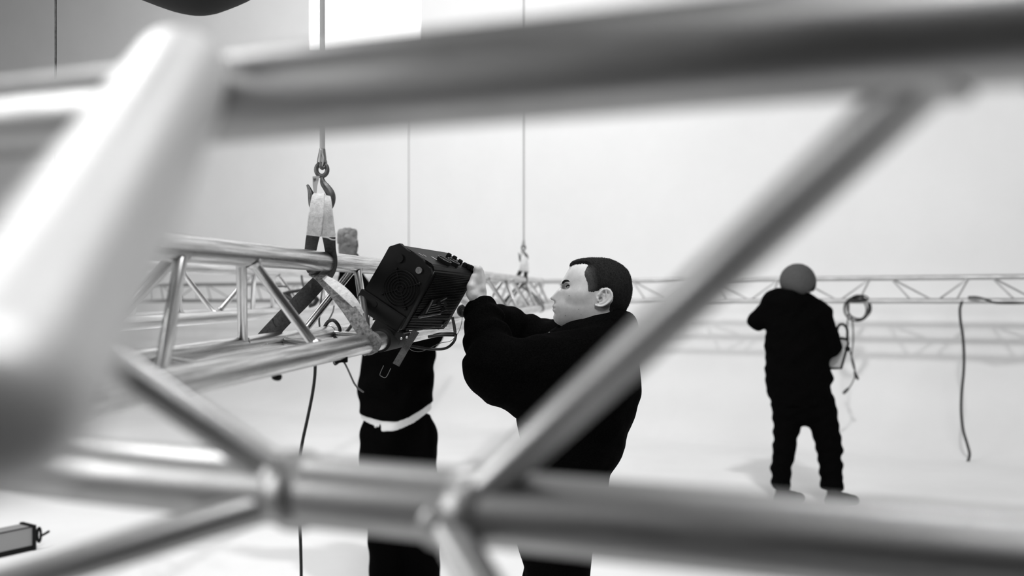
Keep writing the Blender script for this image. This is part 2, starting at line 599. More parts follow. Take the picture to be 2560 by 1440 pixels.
def build_hoist():
    root = thing('lifting_hook', 'dark forged eye hook on a wire rope carrying the pale sling above the near truss', 'hook', hp(650, 380))
    pk = 1.0 / 4.5 * 2.5 / FPX
    top = hp(655, 145)
    # pale sleeved rope to the ceiling
    lathe('wire_rope', hp(657, 150), Vector((top.x, top.y, 7.6)), lambda L: [(0.0068, 0), (0.0068, L)], M_WIREL, root, 16, 'pale sleeved wire rope')
    lathe('ferrule', hp(650, 300), hp(657, 145), lambda L: [(0.0125, 0), (0.0115, L * .3), (0.0078, L * .95), (0.0078, L)], M_WIRE, root, 16)
    cable('thimble', [hp(628, 300, 2.488), hp(640, 160, 2.484), hp(655, 200, 2.486), hp(668, 260, 2.486), hp(655, 330, 2.488), hp(632, 355, 2.49)],
          0.0022, M_WIREL, root)
    cable('thimble', [hp(645, 300, 2.49), hp(640, 345, 2.49), hp(660, 362, 2.495), hp(690, 330, 2.5), hp(690, 280, 2.505)], 0.0045, M_STEEL, root)
    ring = [hp(650 + 62 * math.cos(a), 380 + 70 * math.sin(a)) for a in [2 * math.pi * i / 28 for i in range(28)]]
    V, Fc = sweep_data(ring, 0.0058, 12, True)
    mesh_obj('eye', V, Fc, M_STEEL, root)
    pts = [(652, 440, 17), (655, 480, 24), (668, 530, 36), (708, 585, 45), (748, 650, 50), (757, 720, 48), (735, 790, 45), (690, 845, 44),
           (640, 860, 44), (585, 835, 44), (548, 780, 42), (535, 720, 38), (530, 660, 36), (515, 610, 26), (498, 570, 18), (486, 548, 13)]
    pp = catmull([hp(a, b) for a, b, c in pts], 4)
    rr = [v.x for v in catmull([Vector((c * pk, 0, 0)) for a, b, c in pts], 4)]
    V, Fc = sweep_data(pp, rr, 14)
    mesh_obj('hook_body', V, Fc, M_STEEL, root)
    bm = bmesh.new()
    quad = [(545, 455), (628, 448), (600, 560), (590, 660), (560, 650), (548, 560)]
    for dz in (2.4915, 2.4885):
        for q in quad:
            bm.verts.new(hp(q[0], q[1], dz - 0.012))
    bm.verts.ensure_lookup_table()
    bm.faces.new(bm.verts[:6])
    bm.faces.new(bm.verts[6:][::-1])
    for i in range(6):
        j = (i + 1) % 6
        bm.faces.new((bm.verts[i], bm.verts[j], bm.verts[6 + j], bm.verts[6 + i]))
    bm_obj('safety_latch', bm, M_WIREL, root, None, False, 'pale sheet metal safety latch')
    bm = bmesh.new()
    bmesh.ops.create_uvsphere(bm, u_segments=10, v_segments=6, radius=0.0035, matrix=Matrix.Translation(hp(568, 485, 2.474)))
    bm_obj('pivot_pin', bm, M_STEEL, root, None, True)

    sl = thing('lifting_sling', 'pale sleeved webbing sling on the near hook, wrapped round the truss chords', 'sling', TR(-0.785, 0.1, 2.52))
    X = Vector((1, 0.12, 0))
    # sleeves: two pale legs over the hook
    ribbon('sleeve', [hp(650, 850, 2.52), hp(638, 700, 2.505), hp(625, 668, 2.49), hp(610, 700, 2.465), hp(592, 850, 2.455), hp(575, 980, 2.46), hp(560, 1112, 2.475)],
           [.020, .023, .026, .031, .036, .037, .0372], [X] * 7, 0.012, M_SLEEVE, sl)
    ribbon('sleeve', [hp(690, 850, 2.53), hp(688, 720, 2.51), hp(700, 690, 2.50), hp(712, 730, 2.478), hp(716, 850, 2.47), hp(722, 980, 2.475), hp(727, 1132, 2.485)],
           [.016, .016, .018, .020, .025, .029, .0345], [X] * 7, 0.012, M_SLEEVE, sl)
    cable('hem_cord', [hp(655, 1133, 2.474), hp(720, 1145, 2.468), hp(760, 1165, 2.468), hp(805, 1170, 2.475)], 0.0018, M_WIREL, sl)
    # dark webbing: left leg passes behind the top chord
    ribbon('webbing', [hp(560, 1085, 2.482), hp(540, 1180, 2.51), hp(522, 1290, 2.55), P(772, 645, 2.585), P(780, 672, 2.60), P(790, 684, 2.585)],
           [.033, .032, .030, .030, .03, .03], [X] * 6, 0.005, M_STRAPD, sl)
    # right leg passes in front of it
    ribbon('webbing', [hp(727, 1105, 2.49), hp(735, 1180, 2.51), P(826, 625, 2.535), P(830, 648, 2.545), P(828, 668, 2.552), P(818, 686, 2.575), P(797, 706, 2.62),
                       P(755, 750, 2.60), P(715, 790, 2.58), P(680, 827, 2.56), P(655, 854, 2.56)],
           [.0345, .031, .028, .027, .028, .032, .040, .043, .043, .043, .042],
           [X, X, X, X, Vector((1, .3, -.2)), Vector((.8, .4, -.5)), Vector((.67, .3, -.74)), Vector((.67, .3, -.74)), Vector((.67, .3, -.74)), Vector((.67, .3, -.74)), Vector((.67, .3, -.74))],
           0.005, M_STRAPD, sl)
    D = Vector((1, .35, .8))
    ribbon('webbing', [P(778, 680, 2.60), P(800, 690, 2.585), P(826, 715, 2.52), P(855, 748, 2.47)],
           [.022, .030, .034, .034], [D] * 4, 0.005, M_STRAPM, sl, 8, 'lighter worn webbing')
    ribbon('sleeve', [P(846, 738, 2.475), P(872, 772, 2.445), P(899, 812, 2.425), P(917, 840, 2.425), P(927, 862, 2.44), P(926, 882, 2.475)],
           [.034, .034, .035, .036, .037, .037], [D, D, D, Vector((1, .35, .6)), Vector((1, .3, .35)), Vector((1, .3, .3))], 0.008, M_STRAPM, sl, 8,
           'dark mottled protective sleeve')
    ribbon('webbing', [P(812, 694, 2.53), P(836, 711, 2.475), P(862, 733, 2.45), P(886, 758, 2.445), P(905, 785, 2.45)], [.014, .022, .024, .020, .012], [D] * 5, 0.004, M_SLEEVE, sl, 8, 'pale inner webbing')
    # band of webbing round the lower chords
    for uu, zz in ((-0.66, 2.49),):
        lathe('wrap', TR(uu, -0.1335, zz - 0.022), TR(uu, -0.1335, zz + 0.022),
              lambda L: [(0.0255, 0), (0.0295, .002), (0.031, L / 2), (0.0295, L - .002), (0.0255, L)], M_STRAPM if uu > -.8 else M_STRAPD, sl, 28)
    return root, sl


def copy_tree(src, shift):
    """copy a thing and its parts, moved by shift"""
    c = src.copy()
    COL.objects.link(c)
    c.matrix_basis = Matrix.Translation(shift) @ src.matrix_basis
    WM[c.name] = c.matrix_basis.copy()
    for ch in list(src.children):
        k = ch.copy()
        COL.objects.link(k)
        k.parent = c
        k.matrix_basis = ch.matrix_basis.copy()
    return c


hook, sling = build_hoist()
dz = 7.15 - 2.5
shift = Vector((0.1205 * dz, dz, 0))
h2 = copy_tree(hook, shift)
h2['label'] = 'small distant hook and rope above the far end of the slung truss'
s2 = copy_tree(sling, shift)
s2['label'] = 'small distant sling at the far end of the truss, left of the man in profile'
h2['group'] = hook['group'] = 'lifting hooks'
s2['group'] = sling['group'] = 'lifting slings'


def drop_rope(name, label, px, py, z, r=0.0035, m=None):
    a = P(px, py, z)
    o = lathe(name, a, Vector((a.x, a.y, 7.6)), lambda L: [(r, 0), (r, L)], m or M_WIRE, None, 10)
    tag(o, label, 'wire rope', 'bare wire ropes')
    return o


drop_rope('wire_rope', 'thin wire rope hanging straight down behind the black fixture', 1022, 688, 1.84 * FPX / (1580 - 1022), 0.0035)
drop_rope('wire_rope', 'thin dark wire rope in the upper left corner, ending behind the near truss', 139, 640, 3.18, 0.0035, M_STEEL)

# ------------------------------------------------------------------ signed distance modelling (bodies, clothes)


class Grid:
    def __init__(self, lo, hi, h):
        self.h = h
        self.lo = np.array(lo, float)
        n = np.ceil((np.array(hi) - self.lo) / h).astype(int) + 1
        ax = [(self.lo[i] + h * np.arange(n[i])).astype(np.float32) for i in range(3)]
        self.X, self.Y, self.Z = np.meshgrid(*ax, indexing='ij', sparse=True)
        self.n = n


def smin(a, b, k):
    if k <= 0:
        return np.minimum(a, b)
    hh = np.clip(0.5 + 0.5 * (b - a) / k, 0, 1)
    return b + (a - b) * hh - k * hh * (1 - hh)


def smax(a, b, k):
    return -smin(-a, -b, k)


def rcone(g, a, b, ra, rb, sc=(1, 1, 1)):
    sx, sy, sz = sc
    ax, ay, az = a[0] * sx, a[1] * sy, a[2] * sz
    dx, dy, dz_ = b[0] * sx - ax, b[1] * sy - ay, b[2] * sz - az
    L2 = dx * dx + dy * dy + dz_ * dz_ + 1e-12
    px, py, pz = g.X * sx - ax, g.Y * sy - ay, g.Z * sz - az
    t = np.clip((px * dx + py * dy + pz * dz_) / L2, 0, 1)
    d = np.sqrt((px - t * dx) ** 2 + (py - t * dy) ** 2 + (pz - t * dz_) ** 2)
    return (d - (ra + t * (rb - ra))) / max(sc)


def ell(g, c, r):
    x, y, z = (g.X - c[0]), (g.Y - c[1]), (g.Z - c[2])
    k0 = np.sqrt((x / r[0]) ** 2 + (y / r[1]) ** 2 + (z / r[2]) ** 2)
    k1 = np.sqrt((x / r[0] ** 2) ** 2 + (y / r[1] ** 2) ** 2 + (z / r[2] ** 2) ** 2) + 1e-9
    return k0 * (k0 - 1) / k1


def chain(g, d, pts, k, sc=(1, 1, 1), k2=None):
    """pts: list of (point, radius); joins them one after the other onto d"""
    c = None
    for i in range(len(pts) - 1):
        s = rcone(g, pts[i][0], pts[i + 1][0], pts[i][1], pts[i + 1][1], sc)
        c = s if c is None else smin(c, s, k2 if k2 is not None else k * 0.5)
    return c if d is None else smin(d, c, k)


def sd_poly(px, py, poly):
    """2D signed distance to polygon on broadcastable arrays"""
    poly = np.array(poly, float)
    px, py = np.broadcast_arrays(px, py)
    d = np.full(px.shape, 1e9)
    inside = np.zeros(px.shape, bool)
    n = len(poly)
    for i in range(n):
        ax, ay = poly[i]
        bx, by = poly[(i + 1) % n]
        ex, ey = bx - ax, by - ay
        wx, wy = px - ax, py - ay
        t = np.clip((wx * ex + wy * ey) / (ex * ex + ey * ey + 1e-12), 0, 1)
        d = np.minimum(d, (wx - ex * t) ** 2 + (wy - ey * t) ** 2)
        c = (ay <= py) != (by <= py)
        xi = ax + (py - ay) / (by - ay if by != ay else 1e-9) * ex
        inside ^= c & (px < xi)
    d = np.sqrt(d)
    return np.where(inside, -d, d).astype(np.float32)


def surface_nets(F, lo, h):
    s = F < 0
    c = [F[i:F.shape[0] - 1 + i, j:F.shape[1] - 1 + j, k:F.shape[2] - 1 + k] for i in (0, 1) for j in (0, 1) for k in (0, 1)]
    cs = sum((q < 0).astype(np.int8) for q in c)
    mask = (cs > 0) & (cs < 8)
    idx = np.argwhere(mask)
    V8 = np.stack([q[mask] for q in c], 1)
    off = np.array([(i, j, k) for i in (0, 1) for j in (0, 1) for k in (0, 1)], float)
    edges = [(0, 1), (2, 3), (4, 5), (6, 7), (0, 2), (1, 3), (4, 6), (5, 7), (0, 4), (1, 5), (2, 6), (3, 7)]
    acc = np.zeros((len(idx), 3))
    cnt = np.zeros(len(idx))
    for a, b in edges:
        va, vb = V8[:, a], V8[:, b]
        m = (va < 0) != (vb < 0)
        t = np.where(m, va / np.where(m, va - vb, 1), 0)
        p = off[a] + (off[b] - off[a]) * t[:, None]
        acc += np.where(m[:, None], p, 0)
        cnt += m
    pos = (idx + acc / cnt[:, None]) * h + lo
    ids = -np.ones(mask.shape, int)
    ids[mask] = np.arange(len(idx))
    faces = []
    # x edges
    a, b = s[:-1, 1:-1, 1:-1], s[1:, 1:-1, 1:-1]
    for flip in (0, 1):
        e = np.argwhere((a & ~b) if flip == 0 else (~a & b))
        i, j, k = e[:, 0], e[:, 1] + 1, e[:, 2] + 1
        q = np.stack([ids[i, j - 1, k - 1], ids[i, j, k - 1], ids[i, j, k], ids[i, j - 1, k]], 1)
        faces.append(q if flip == 0 else q[:, ::-1])
    a, b = s[1:-1, :-1, 1:-1], s[1:-1, 1:, 1:-1]
    for flip in (0, 1):
        e = np.argwhere((a & ~b) if flip == 0 else (~a & b))
        i, j, k = e[:, 0] + 1, e[:, 1], e[:, 2] + 1
        q = np.stack([ids[i - 1, j, k - 1], ids[i - 1, j, k], ids[i, j, k], ids[i, j, k - 1]], 1)
        faces.append(q if flip == 0 else q[:, ::-1])
    a, b = s[1:-1, 1:-1, :-1], s[1:-1, 1:-1, 1:]
    for flip in (0, 1):
        e = np.argwhere((a & ~b) if flip == 0 else (~a & b))
        i, j, k = e[:, 0] + 1, e[:, 1] + 1, e[:, 2]
        q = np.stack([ids[i - 1, j - 1, k], ids[i, j - 1, k], ids[i, j, k], ids[i - 1, j, k]], 1)
        faces.append(q if flip == 0 else q[:, ::-1])
    fs = np.concatenate(faces)
    fs = fs[(fs >= 0).all(1)]
    return pos, fs


def relax(pos, fs, it=1, lam=0.5):
    n = len(pos)
    for _ in range(it):
        acc = np.zeros((n, 3))
        cnt = np.zeros(n)
        for a in range(4):
            for b in ((a + 1) % 4, (a - 1) % 4):
                np.add.at(acc, fs[:, a], pos[fs[:, b]])
                np.add.at(cnt, fs[:, a], 1)
        pos = pos + lam * (acc / np.maximum(cnt, 1)[:, None] - pos)
    return pos


def net(F, g, it=1, lo=None):
    v, f = surface_nets(F, g.lo if lo is None else lo, g.h)
    if it:
        v = relax(v, f, it)
    return v, f


def join(parts):
    V, Fc, o = [], [], 0
    for v, f in parts:
        V.append(np.asarray(v))
        Fc += [tuple(int(i) + o for i in q) for q in f]
        o += len(v)
    return np.concatenate(V), Fc


def wob(g, s, a, ph=0.0):
    """soft irregular folds"""
    return a * (np.sin(g.X * s + 2.1 * np.sin(g.Z * s * 0.6 + ph) + ph) * np.sin(g.Y * s * 0.8 + 1.3 + ph) +
                0.7 * np.sin(g.Z * s * 1.1 + 1.7 * np.sin(g.X * s * 0.5) + 2 * ph))


def set_attr_mats(o, mats):
    for m in mats:
        o.data.materials.append(m)


# ------------------------------------------------------------------ the man in profile
ZM = 2.95
SM = FPX / ZM


def hz8(zx, zy):                              # close-up of the head -> world X, Z at distance ZM
    px, py = 1360 + zx / 6.858, 620 + zy / 6.858
    return ((px - 1280) / SM, H + (HZ - py) / SM)


def h3(zx, zy, y=0.0):
    x, z = hz8(zx, zy)
    return (x, ZM + y, z)


def build_man():
    root = thing('person', 'person in profile with cropped dark hair and black fleece, lifting the black fixture', 'person', P(1400, 2032, ZM))
    root.location.z = 0
    WM[root.name] = Matrix.Translation((root.location.x, root.location.y, 0))
    U = 1 / 6.858 / SM
    # ---- head (left half modelled, mirrored)
    prof = [(520, 262), (470, 300), (430, 372), (395, 432), (352, 505), (322, 550), (292, 592), (281, 615), (288, 640), (296, 655), (278, 676),
            (232, 722), (172, 790), (126, 836), (109, 853), (108, 866), (122, 884), (150, 898), (172, 906), (182, 920), (181, 945), (170, 968),
            (156, 985), (152, 1002), (163, 1018), (178, 1027), (166, 1038), (156, 1056), (158, 1078), (174, 1104), (188, 1124), (183, 1142),
            (170, 1164), (164, 1194), (169, 1232), (190, 1270), (230, 1303), (300, 1340), (400, 1385), (480, 1430), (540, 1520), (570, 1640),
            (1420, 1640), (1400, 1300), (1370, 1130), (1372, 1050), (1400, 985), (1432, 900), (1450, 800), (1462, 710), (1448, 600), (1425, 500),
            (1385, 410), (1300, 330), (1190, 268), (1090, 228), (990, 215), (850, 210), (700, 216), (600, 235)]
    prof = [hz8(*p) for p in prof]
    lo = (hz8(70, 0)[0], ZM - 0.105, hz8(0, 1560)[1])
    hi = (hz8(1530, 0)[0], ZM + 0.0, hz8(0, 170)[1])
    hh = 0.0017
    lo = (lo[0], ZM - 0.105 - (0.105 % hh) * 0, lo[2])
    ny = int(round(0.105 / hh))
    lo = (lo[0], ZM - ny * hh, lo[2])
    g = Grid(lo, hi, hh)
    g_n = g.Y.shape[1]
    e = lambda zx, zy, y, rx, ry, rz: ell(g, h3(zx, zy, y), (rx, ry, rz))
    d = e(960, 640, 0, .118, .077, .092)
    d = smin(d, e(1130, 700, 0, .075, .076, .078), .02)
    d = smin(d, e(560, 860, 0, .080, .060, .100), .03)
    d = smin(d, e(640, 1060, -.020, .085, .040, .040), .03)
    d = smin(d, e(300, 1195, 0, .031, .030, .028), .03)
    d = smin(d, e(310, 1035, 0, .034, .031, .036), .022)
    d = smin(d, e(610, 790, -.050, .030, .013, .016), .025)
    d = smin(d, rcone(g, h3(330, 595, -.006), h3(455, 600, -.043), .010, .008), .014)
    d = smin(d, e(520, 430, 0, .050, .058, .050), .03)
    nose = rcone(g, h3(330, 640, 0), h3(190, 832, 0), .0085, .0135)
    d = smin(d, nose, .010)
    d = smin(d, e(252, 868, -.0125, .012, .0075, .0085), .006)
    d = smin(d, e(250, 760, 0, .020, .015, .022), .015)
    # eye socket, ball and lids
    d = smax(d, -e(385, 655, -.037, .021, .018, .0105), .013)
    d = smin(d, e(425, 655, -.030, .0128, .0128, .0121), .004)
    d = smax(d, -e(380, 663, -.0430, .0120, .0115, .0036), .0012)
    d = smin(d, rcone(g, h3(372, 645, -.036), h3(480, 662, -.049), .0022, .0018), .003)
    # neck
    d = smin(d, rcone(g, h3(960, 1080, 0), h3(1000, 1600, 0), .056, .062), .035)
    # exact outline of the profile
    p2 = sd_poly(g.X[:, :, :], g.Z[:, :, :], prof)
    d = smax(d, p2, .0045)
    # mouth line, nostril, groove beside the nose
    d = smax(d, -rcone(g, h3(165, 1027, -.004), h3(262, 1036, -.026), .0012, .0016), .003)
    d = smin(d, rcone(g, h3(168, 1004, -.004), h3(245, 1024, -.022), .0030, .0012), .005)
    d = smin(d, rcone(g, h3(172, 1058, -.004), h3(240, 1046, -.022), .0034, .0015), .005)
    d = smax(d, -e(190, 888, -.0120, .0098, .0085, .0042), .0015)
    # ear
    earp = [(835, 800), (905, 760), (935, 715), (985, 697), (1040, 695), (1085, 718), (1115, 765), (1127, 820), (1115, 870), (1085, 915), (1045, 950),
            (1005, 985), (950, 1008), (890, 1008), (840, 990), (822, 960), (830, 900)]
    ep = [hz8(*p) for p in earp]
    pe = sd_poly(g.X[:, :, :], g.Z[:, :, :], ep)
    xs = (g.X - h3(830, 0)[0]) / (300 * U)
    t = (g.Y - ZM) + .0715 + xs * .017
    plate = smax(pe + .002, np.abs(t) - .0045, .003)
    for c, r in (((975, 830), (.010, .0085)), ((905, 900), (.0075, .008)), ((1020, 775), (.0085, .007))):
        q = hz8(*c)
        hole = np.sqrt(((g.X - q[0]) / r[0]) ** 2 + ((g.Z - q[1]) / r[1]) ** 2 + ((t + .0055) / .0095) ** 2) - 1
        plate = smax(plate, -hole * .006, .002)
    rim = [(895, 880), (935, 850), (900, 800), (940, 735), (990, 706), (1040, 706), (1080, 730), (1106, 775), (1114, 825), (1100, 870), (1068, 915), (1020, 955),
           (965, 985), (900, 990), (850, 975)]
    rr = None

    def seg(a, b, ra, dt):
        qa, qb = hz8(*a), hz8(*b)
        L2 = (qb[0] - qa[0]) ** 2 + (qb[1] - qa[1]) ** 2
        tt = np.clip(((g.X - qa[0]) * (qb[0] - qa[0]) + (g.Z - qa[1]) * (qb[1] - qa[1])) / L2, 0, 1)
        return np.sqrt((g.X - qa[0] - tt * (qb[0] - qa[0])) ** 2 + (g.Z - qa[1] - tt * (qb[1] - qa[1])) ** 2 + (t - dt) ** 2) - ra
    for a, b in zip(rim[2:-1], rim[3:]):
        s = seg(a, b, .0030, -.0045)
        rr = s if rr is None else np.minimum(rr, s)
    anti = [(1010, 745), (1030, 800), (1035, 850), (1010, 905), (960, 940), (915, 945)]
    for a, b in zip(anti[:-1], anti[1:]):
        rr = np.minimum(rr, seg(a, b, .0030, -.0025))
    rr = np.minimum(rr, seg((880, 860), (885, 900), .0042, -.003))
    ear = smin(plate, rr, .0025)
    d = smin(d, ear, .004)
    q = hz8(930, 868)
    d = smax(d, -(np.sqrt(((g.X - q[0]) / .0060) ** 2 + ((g.Z - q[1]) / .0062) ** 2 + ((t + .001) / .011) ** 2) - 1) * .006, .002)
    q = hz8(985, 765)
    d = smax(d, -(np.sqrt(((g.X - q[0]) / .0045) ** 2 + ((g.Z - q[1]) / .0072) ** 2 + ((t + .004) / .0085) ** 2) - 1) * .005, .002)
    dn = d.copy()
    # mirror to the other half
    full = np.concatenate([d, d[:, -2::-1, :]], 1)
    hv, hf = net(full, g, 1)

    # ---- hands
    def hand(gl, gh, wrist, knuck, fing, thumb, h=0.0022):
        gg = Grid(gl, gh, h)
        dd = None
        for i, kn in enumerate(knuck):
            w_ = Vector(wrist) + (Vector(kn) - Vector(knuck[1])) * 0.45
            dd = chain(gg, dd, [(w_, .0165), ((Vector(w_) + Vector(kn)) / 2, .0145), (kn, .0118)], .012, k2=.006)
        for pts, r in fing:
            dd = smin(dd, chain(gg, None, [(p, r * (1 - 0.10 * i)) for i, p in enumerate(pts)], .003, k2=.002), .004)
        dd = chain(gg, dd, [(p, r) for p, r in thumb], .014, k2=.006)
        return net(dd, gg, 1)
    # near hand: back of the hand to us, fingers curl over the far edge of the fixture
    w1 = P(1200, 768, 2.93)
    k1 = [P(1194 + 3 * i, 672 + 5 * i - (3 if i in (1, 2) else 0), 2.895 + 0.021 * i) for i in range(4)]
    f1 = []
    for i in range(4):
        k = k1[i]
        ln = (.9, 1.0, .95, .78)[i]
        m1 = k + Vector((-.030 * ln, .008, .010))
        m2 = m1 + Vector((-.020 * ln, .006, -.010))
        m3 = m2 + Vector((-.012 * ln, .004, -.017))
        f1.append(([k, m1, m2, m3], .0100 if i != 3 else .0086))
    th1 = [(P(1192, 755, 2.905), .018), (P(1181, 735, 2.893), .0165), (P(1178, 715, 2.888), .012), (P(1184, 694, 2.893), .0095)]
    n1 = hand(P(1120, 800, 2.86) + Vector((0, -.03, 0)), P(1260, 625, 3.02) + Vector((0, .03, .01)), w1, k1, f1, th1)
    # far hand holds the hidden side of the fixture
    w2 = P(1206, 776, 3.16)
    k2 = [P(1150 + 2 * i, 712 + 12 * i, 3.12 - .004 * i) for i in range(4)]
    f2 = []
    for i in range(4):
        k = k2[i]
        m1 = k + Vector((-.026, -.016, .006))
        m2 = m1 + Vector((-.012, -.018, -.002))
        m3 = m2 + Vector((-.002, -.018, -.004))
        f2.append(([k, m1, m2, m3], .0095 if i != 3 else .0082))
    th2 = [(P(1195, 760, 3.15), .016), (P(1172, 730, 3.12), .013), (P(1150, 705, 3.08), .0095)]
    n2 = hand(P(1100, 850, 3.0) + Vector((0, -.05, 0)), P(1260, 700, 3.2) + Vector((0, .04, 0)), w2, k2, f2, th2, .0028)

    # ---- body below the clothes
    Q = P
    gb = Grid((-0.25, 2.55, -0.01), (0.50, 3.40, 1.50), 0.014)
    sh_n, el_n, wr_n = Q(1480, 890, 2.79), Q(1236, 922, 2.76), Q(1203, 775, 2.92)
    sh_f, el_f, wr_f = Q(1470, 885, 3.12), Q(1340, 868, 3.24), Q(1222, 800, 3.17)
    b = chain(gb, None, [(Q(1480, 880, ZM), .10), (Q(1460, 1000, ZM), .10), (Q(1425, 1150, ZM), .095), (Q(1395, 1290, ZM), .10)], .05, (1, .8, 1))
    b = chain(gb, b, [(Q(1500, 800, ZM), .055), (Q(1485, 880, ZM), .07)], .04)
    b = chain(gb, b, [(sh_n, .058), (el_n, .044), (wr_n, .030)], .03)
    b = chain(gb, b, [(sh_f, .058), (el_f, .044), (wr_f, .030)], .03)
    legs = []
    for sgn in (-1, 1):
        hip = Q(1392, 1320, ZM) + Vector((0, .085 * sgn, 0))
        kn = Vector((hip.x - .02, hip.y + .02 * sgn, .49))
        an = Vector((hip.x + .03 + .05 * sgn, hip.y + .03 * sgn, .09))
        legs.append((hip, kn, an))
        b = chain(gb, b, [(hip, .085), (kn, .055), (an, .042)], .03)
        b = chain(gb, b, [(an - Vector((0, 0, .045)), .036), (an + Vector((-.15, 0, -.055)), .028)], .02)
    bv, bf = net(b, gb, 1)
    V, Fc = join([(hv, hf), n1, n2, (bv, bf)])
    body = mesh_obj('body', V, Fc, M_SKIN, root)

    # ---- hair: a shell 6 mm proud of the skull, cut along the hairline
    hl = [(400, 320), (455, 312), (520, 290), (640, 276), (735, 290), (705, 345), (675, 400), (668, 470), (690, 535), (716, 600), (722, 680), (722, 738),
          (780, 756), (832, 750), (905, 722), (950, 690), (1040, 678), (1100, 712), (1140, 790), (1140, 880), (1100, 960), (1082, 1050), (1085, 1120), (1200, 1160),
          (1500, 1160), (1700, 900), (1700, 100), (300, 60)]
    ph = sd_poly(g.X[:, :, :], g.Z[:, :, :], [hz8(*p) for p in hl])
    nz = .0009 * np.sin(g.X * 900 + 3 * np.sin(g.Z * 400)) * np.sin(g.Z * 700 + 2 * np.sin(g.Y * 500)) + .0006 * np.sin(g.Y * 1100 + g.X * 600)
    topz = np.clip((g.Z - h3(0, 620)[2]) / .07, 0, 1)
    d0 = d
    thin = np.clip(-ph * .35, 0, .0032)
    hs = smax(dn - .0006 - thin * (1 + .9 * topz) + nz * .6, ph + nz * 1.5, .001)
    # keep the ears free
    hs = smax(hs, -(smax(pe - .002, t - .02, .002)), .002)
    hs = smax(hs, -(dn + .004), 0)
    fullh = np.concatenate([hs, hs[:, -2::-1, :]], 1)
    v2, f2_ = net(fullh, g, 0)
    hair = mesh_obj('hair', v2, f2_, M_HAIR, root)
    # sparse cropped hair at the temples
    q1, q2 = hz8(860, 330), hz8(900, 640)
    me = hair.data
    lim = q1[0] + (v2[:, 2] - q1[1]) / (q2[1] - q1[1]) * (q2[0] - q1[0])
    thin_ = np.clip((lim - v2[:, 0]) / .028, 0, 1) * np.clip((np.abs(v2[:, 1] - ZM) - .030) / .02, 0, 1) * np.clip((hz8(0, 290)[1] - v2[:, 2]) / .012, 0, 1)
    at = me.attributes.new('sparse', 'FLOAT', 'POINT')
    at.data.foreach_set('value', thin_.astype(np.float32))
    # stubby strands
    nrm = np.empty(len(me.vertices) * 3)
    me.vertices.foreach_get('normal', nrm)
    nrm = nrm.reshape(-1, 3)
    pick = rng.choice(len(v2), 12000)
    sv, sf = [], []
    for i in pick:
        p, n_ = v2[i], nrm[i]
        if thin_[i] > .5 and rng.random() < .6:
            continue
        fl = np.array([0.45, 0, -0.35]) + rng.normal(0, .25, 3)
        dd = n_ * 1.0 + fl
        dd /= np.linalg.norm(dd)
        L = rng.uniform(.0015, .0038)
        sd = np.cross(dd, rng.normal(0, 1, 3))
        sd /= np.linalg.norm(sd) + 1e-9
        b0 = len(sv)
        sv += [p - sd * .0005, p + sd * .0005, p + dd * L]
        sf.append((b0, b0 + 1, b0 + 2))
    st = mesh_obj('hair_strands', sv, sf, M_HAIR, root, None, False)
    st['kind'] = 'stuff'
    # ---- eyebrows, eyes, moles
    def skin_y(x, z):
        i = int(round((x - g.lo[0]) / g.h))
        k = int(round((z - g.lo[2]) / g.h))
        j = int(np.argmax(dn[i, :, k] < 0))
        return float(g.lo[1] + j * g.h) - ZM
    for s in (1, -1):
        be = []
        for zx, zy in ((310, 606), (316, 590), (335, 574), (362, 565), (395, 566), (428, 580), (458, 600), (482, 622)):
            x, z = hz8(zx, zy)
            be.append(Vector((x, ZM + s * (skin_y(x, z) + .0012), z)))
        pp = catmull(be, 4)
        V_, F_ = sweep_data(pp, [.0008 + .0028 * math.sin(math.pi * min(1, .12 + i / (len(pp) - 1)) ** .8) for i in range(len(pp))], 8)
        mesh_obj('eyebrow', V_, F_, M_HAIR, root)
        V_, F_ = sweep_data(catmull([h3(366, 652, -.034 * s), h3(395, 643, -.0415 * s), h3(440, 648, -.0475 * s), h3(486, 670, -.0495 * s)], 5), .0020, 6)
        mesh_obj('eyelash', V_, F_, M_HAIR, root)
        bm = bmesh.new()
        bmesh.ops.create_uvsphere(bm, u_segments=16, v_segments=12, radius=.0116, matrix=Matrix.Translation(h3(425, 659, -.0308 * s)))
        eye = bm_obj('eyeball', bm, M_EYE, root, None, True)
        bm = bmesh.new()
        bmesh.ops.create_uvsphere(bm, u_segments=14, v_segments=10, radius=.0044, matrix=Matrix.Translation(h3(389, 661, -.0355 * s)))
        bm_obj('iris', bm, M_IRIS, eye, None, True)
    bm = bmesh.new()
    for zx, zy, r in ((410, 815, .0016), (348, 1150, .0016), (567, 1042, .0012), (612, 1130, .0014), (715, 830, .0010)):
        # on the near cheek surface
        x, z = hz8(zx, zy)
        i = int(round((x - g.lo[0]) / g.h))
        k = int(round((z - g.lo[2]) / g.h))
        col = dn[i, :, k]
        j = np.argmax(col < 0)
        bmesh.ops.create_uvsphere(bm, u_segments=8, v_segments=6, radius=r, matrix=Matrix.Translation((x, g.lo[1] + j * g.h, z)))
    bm_obj('moles', bm, M_MOLE, body, None, True)

    # ---- fleece hoodie
    g2 = Grid((-0.19, 2.60, 0.93), (0.47, 3.36, 1.57), 0.006)
    sx = (1, .78, 1)
    d = chain(g2, None, [(Q(1470, 905, ZM), .135), (Q(1482, 965, ZM), .138), (Q(1450, 1080, ZM), .135), (Q(1404, 1205, ZM), .128), (Q(1396, 1260, ZM), .122)], .04, sx)
    d = smin(d, ell(g2, Q(1390, 960, ZM), (.10, .15, .13)), .06)
    d = smin(d, ell(g2, Q(1378, 1055, ZM), (.102, .13, .10)), .05)
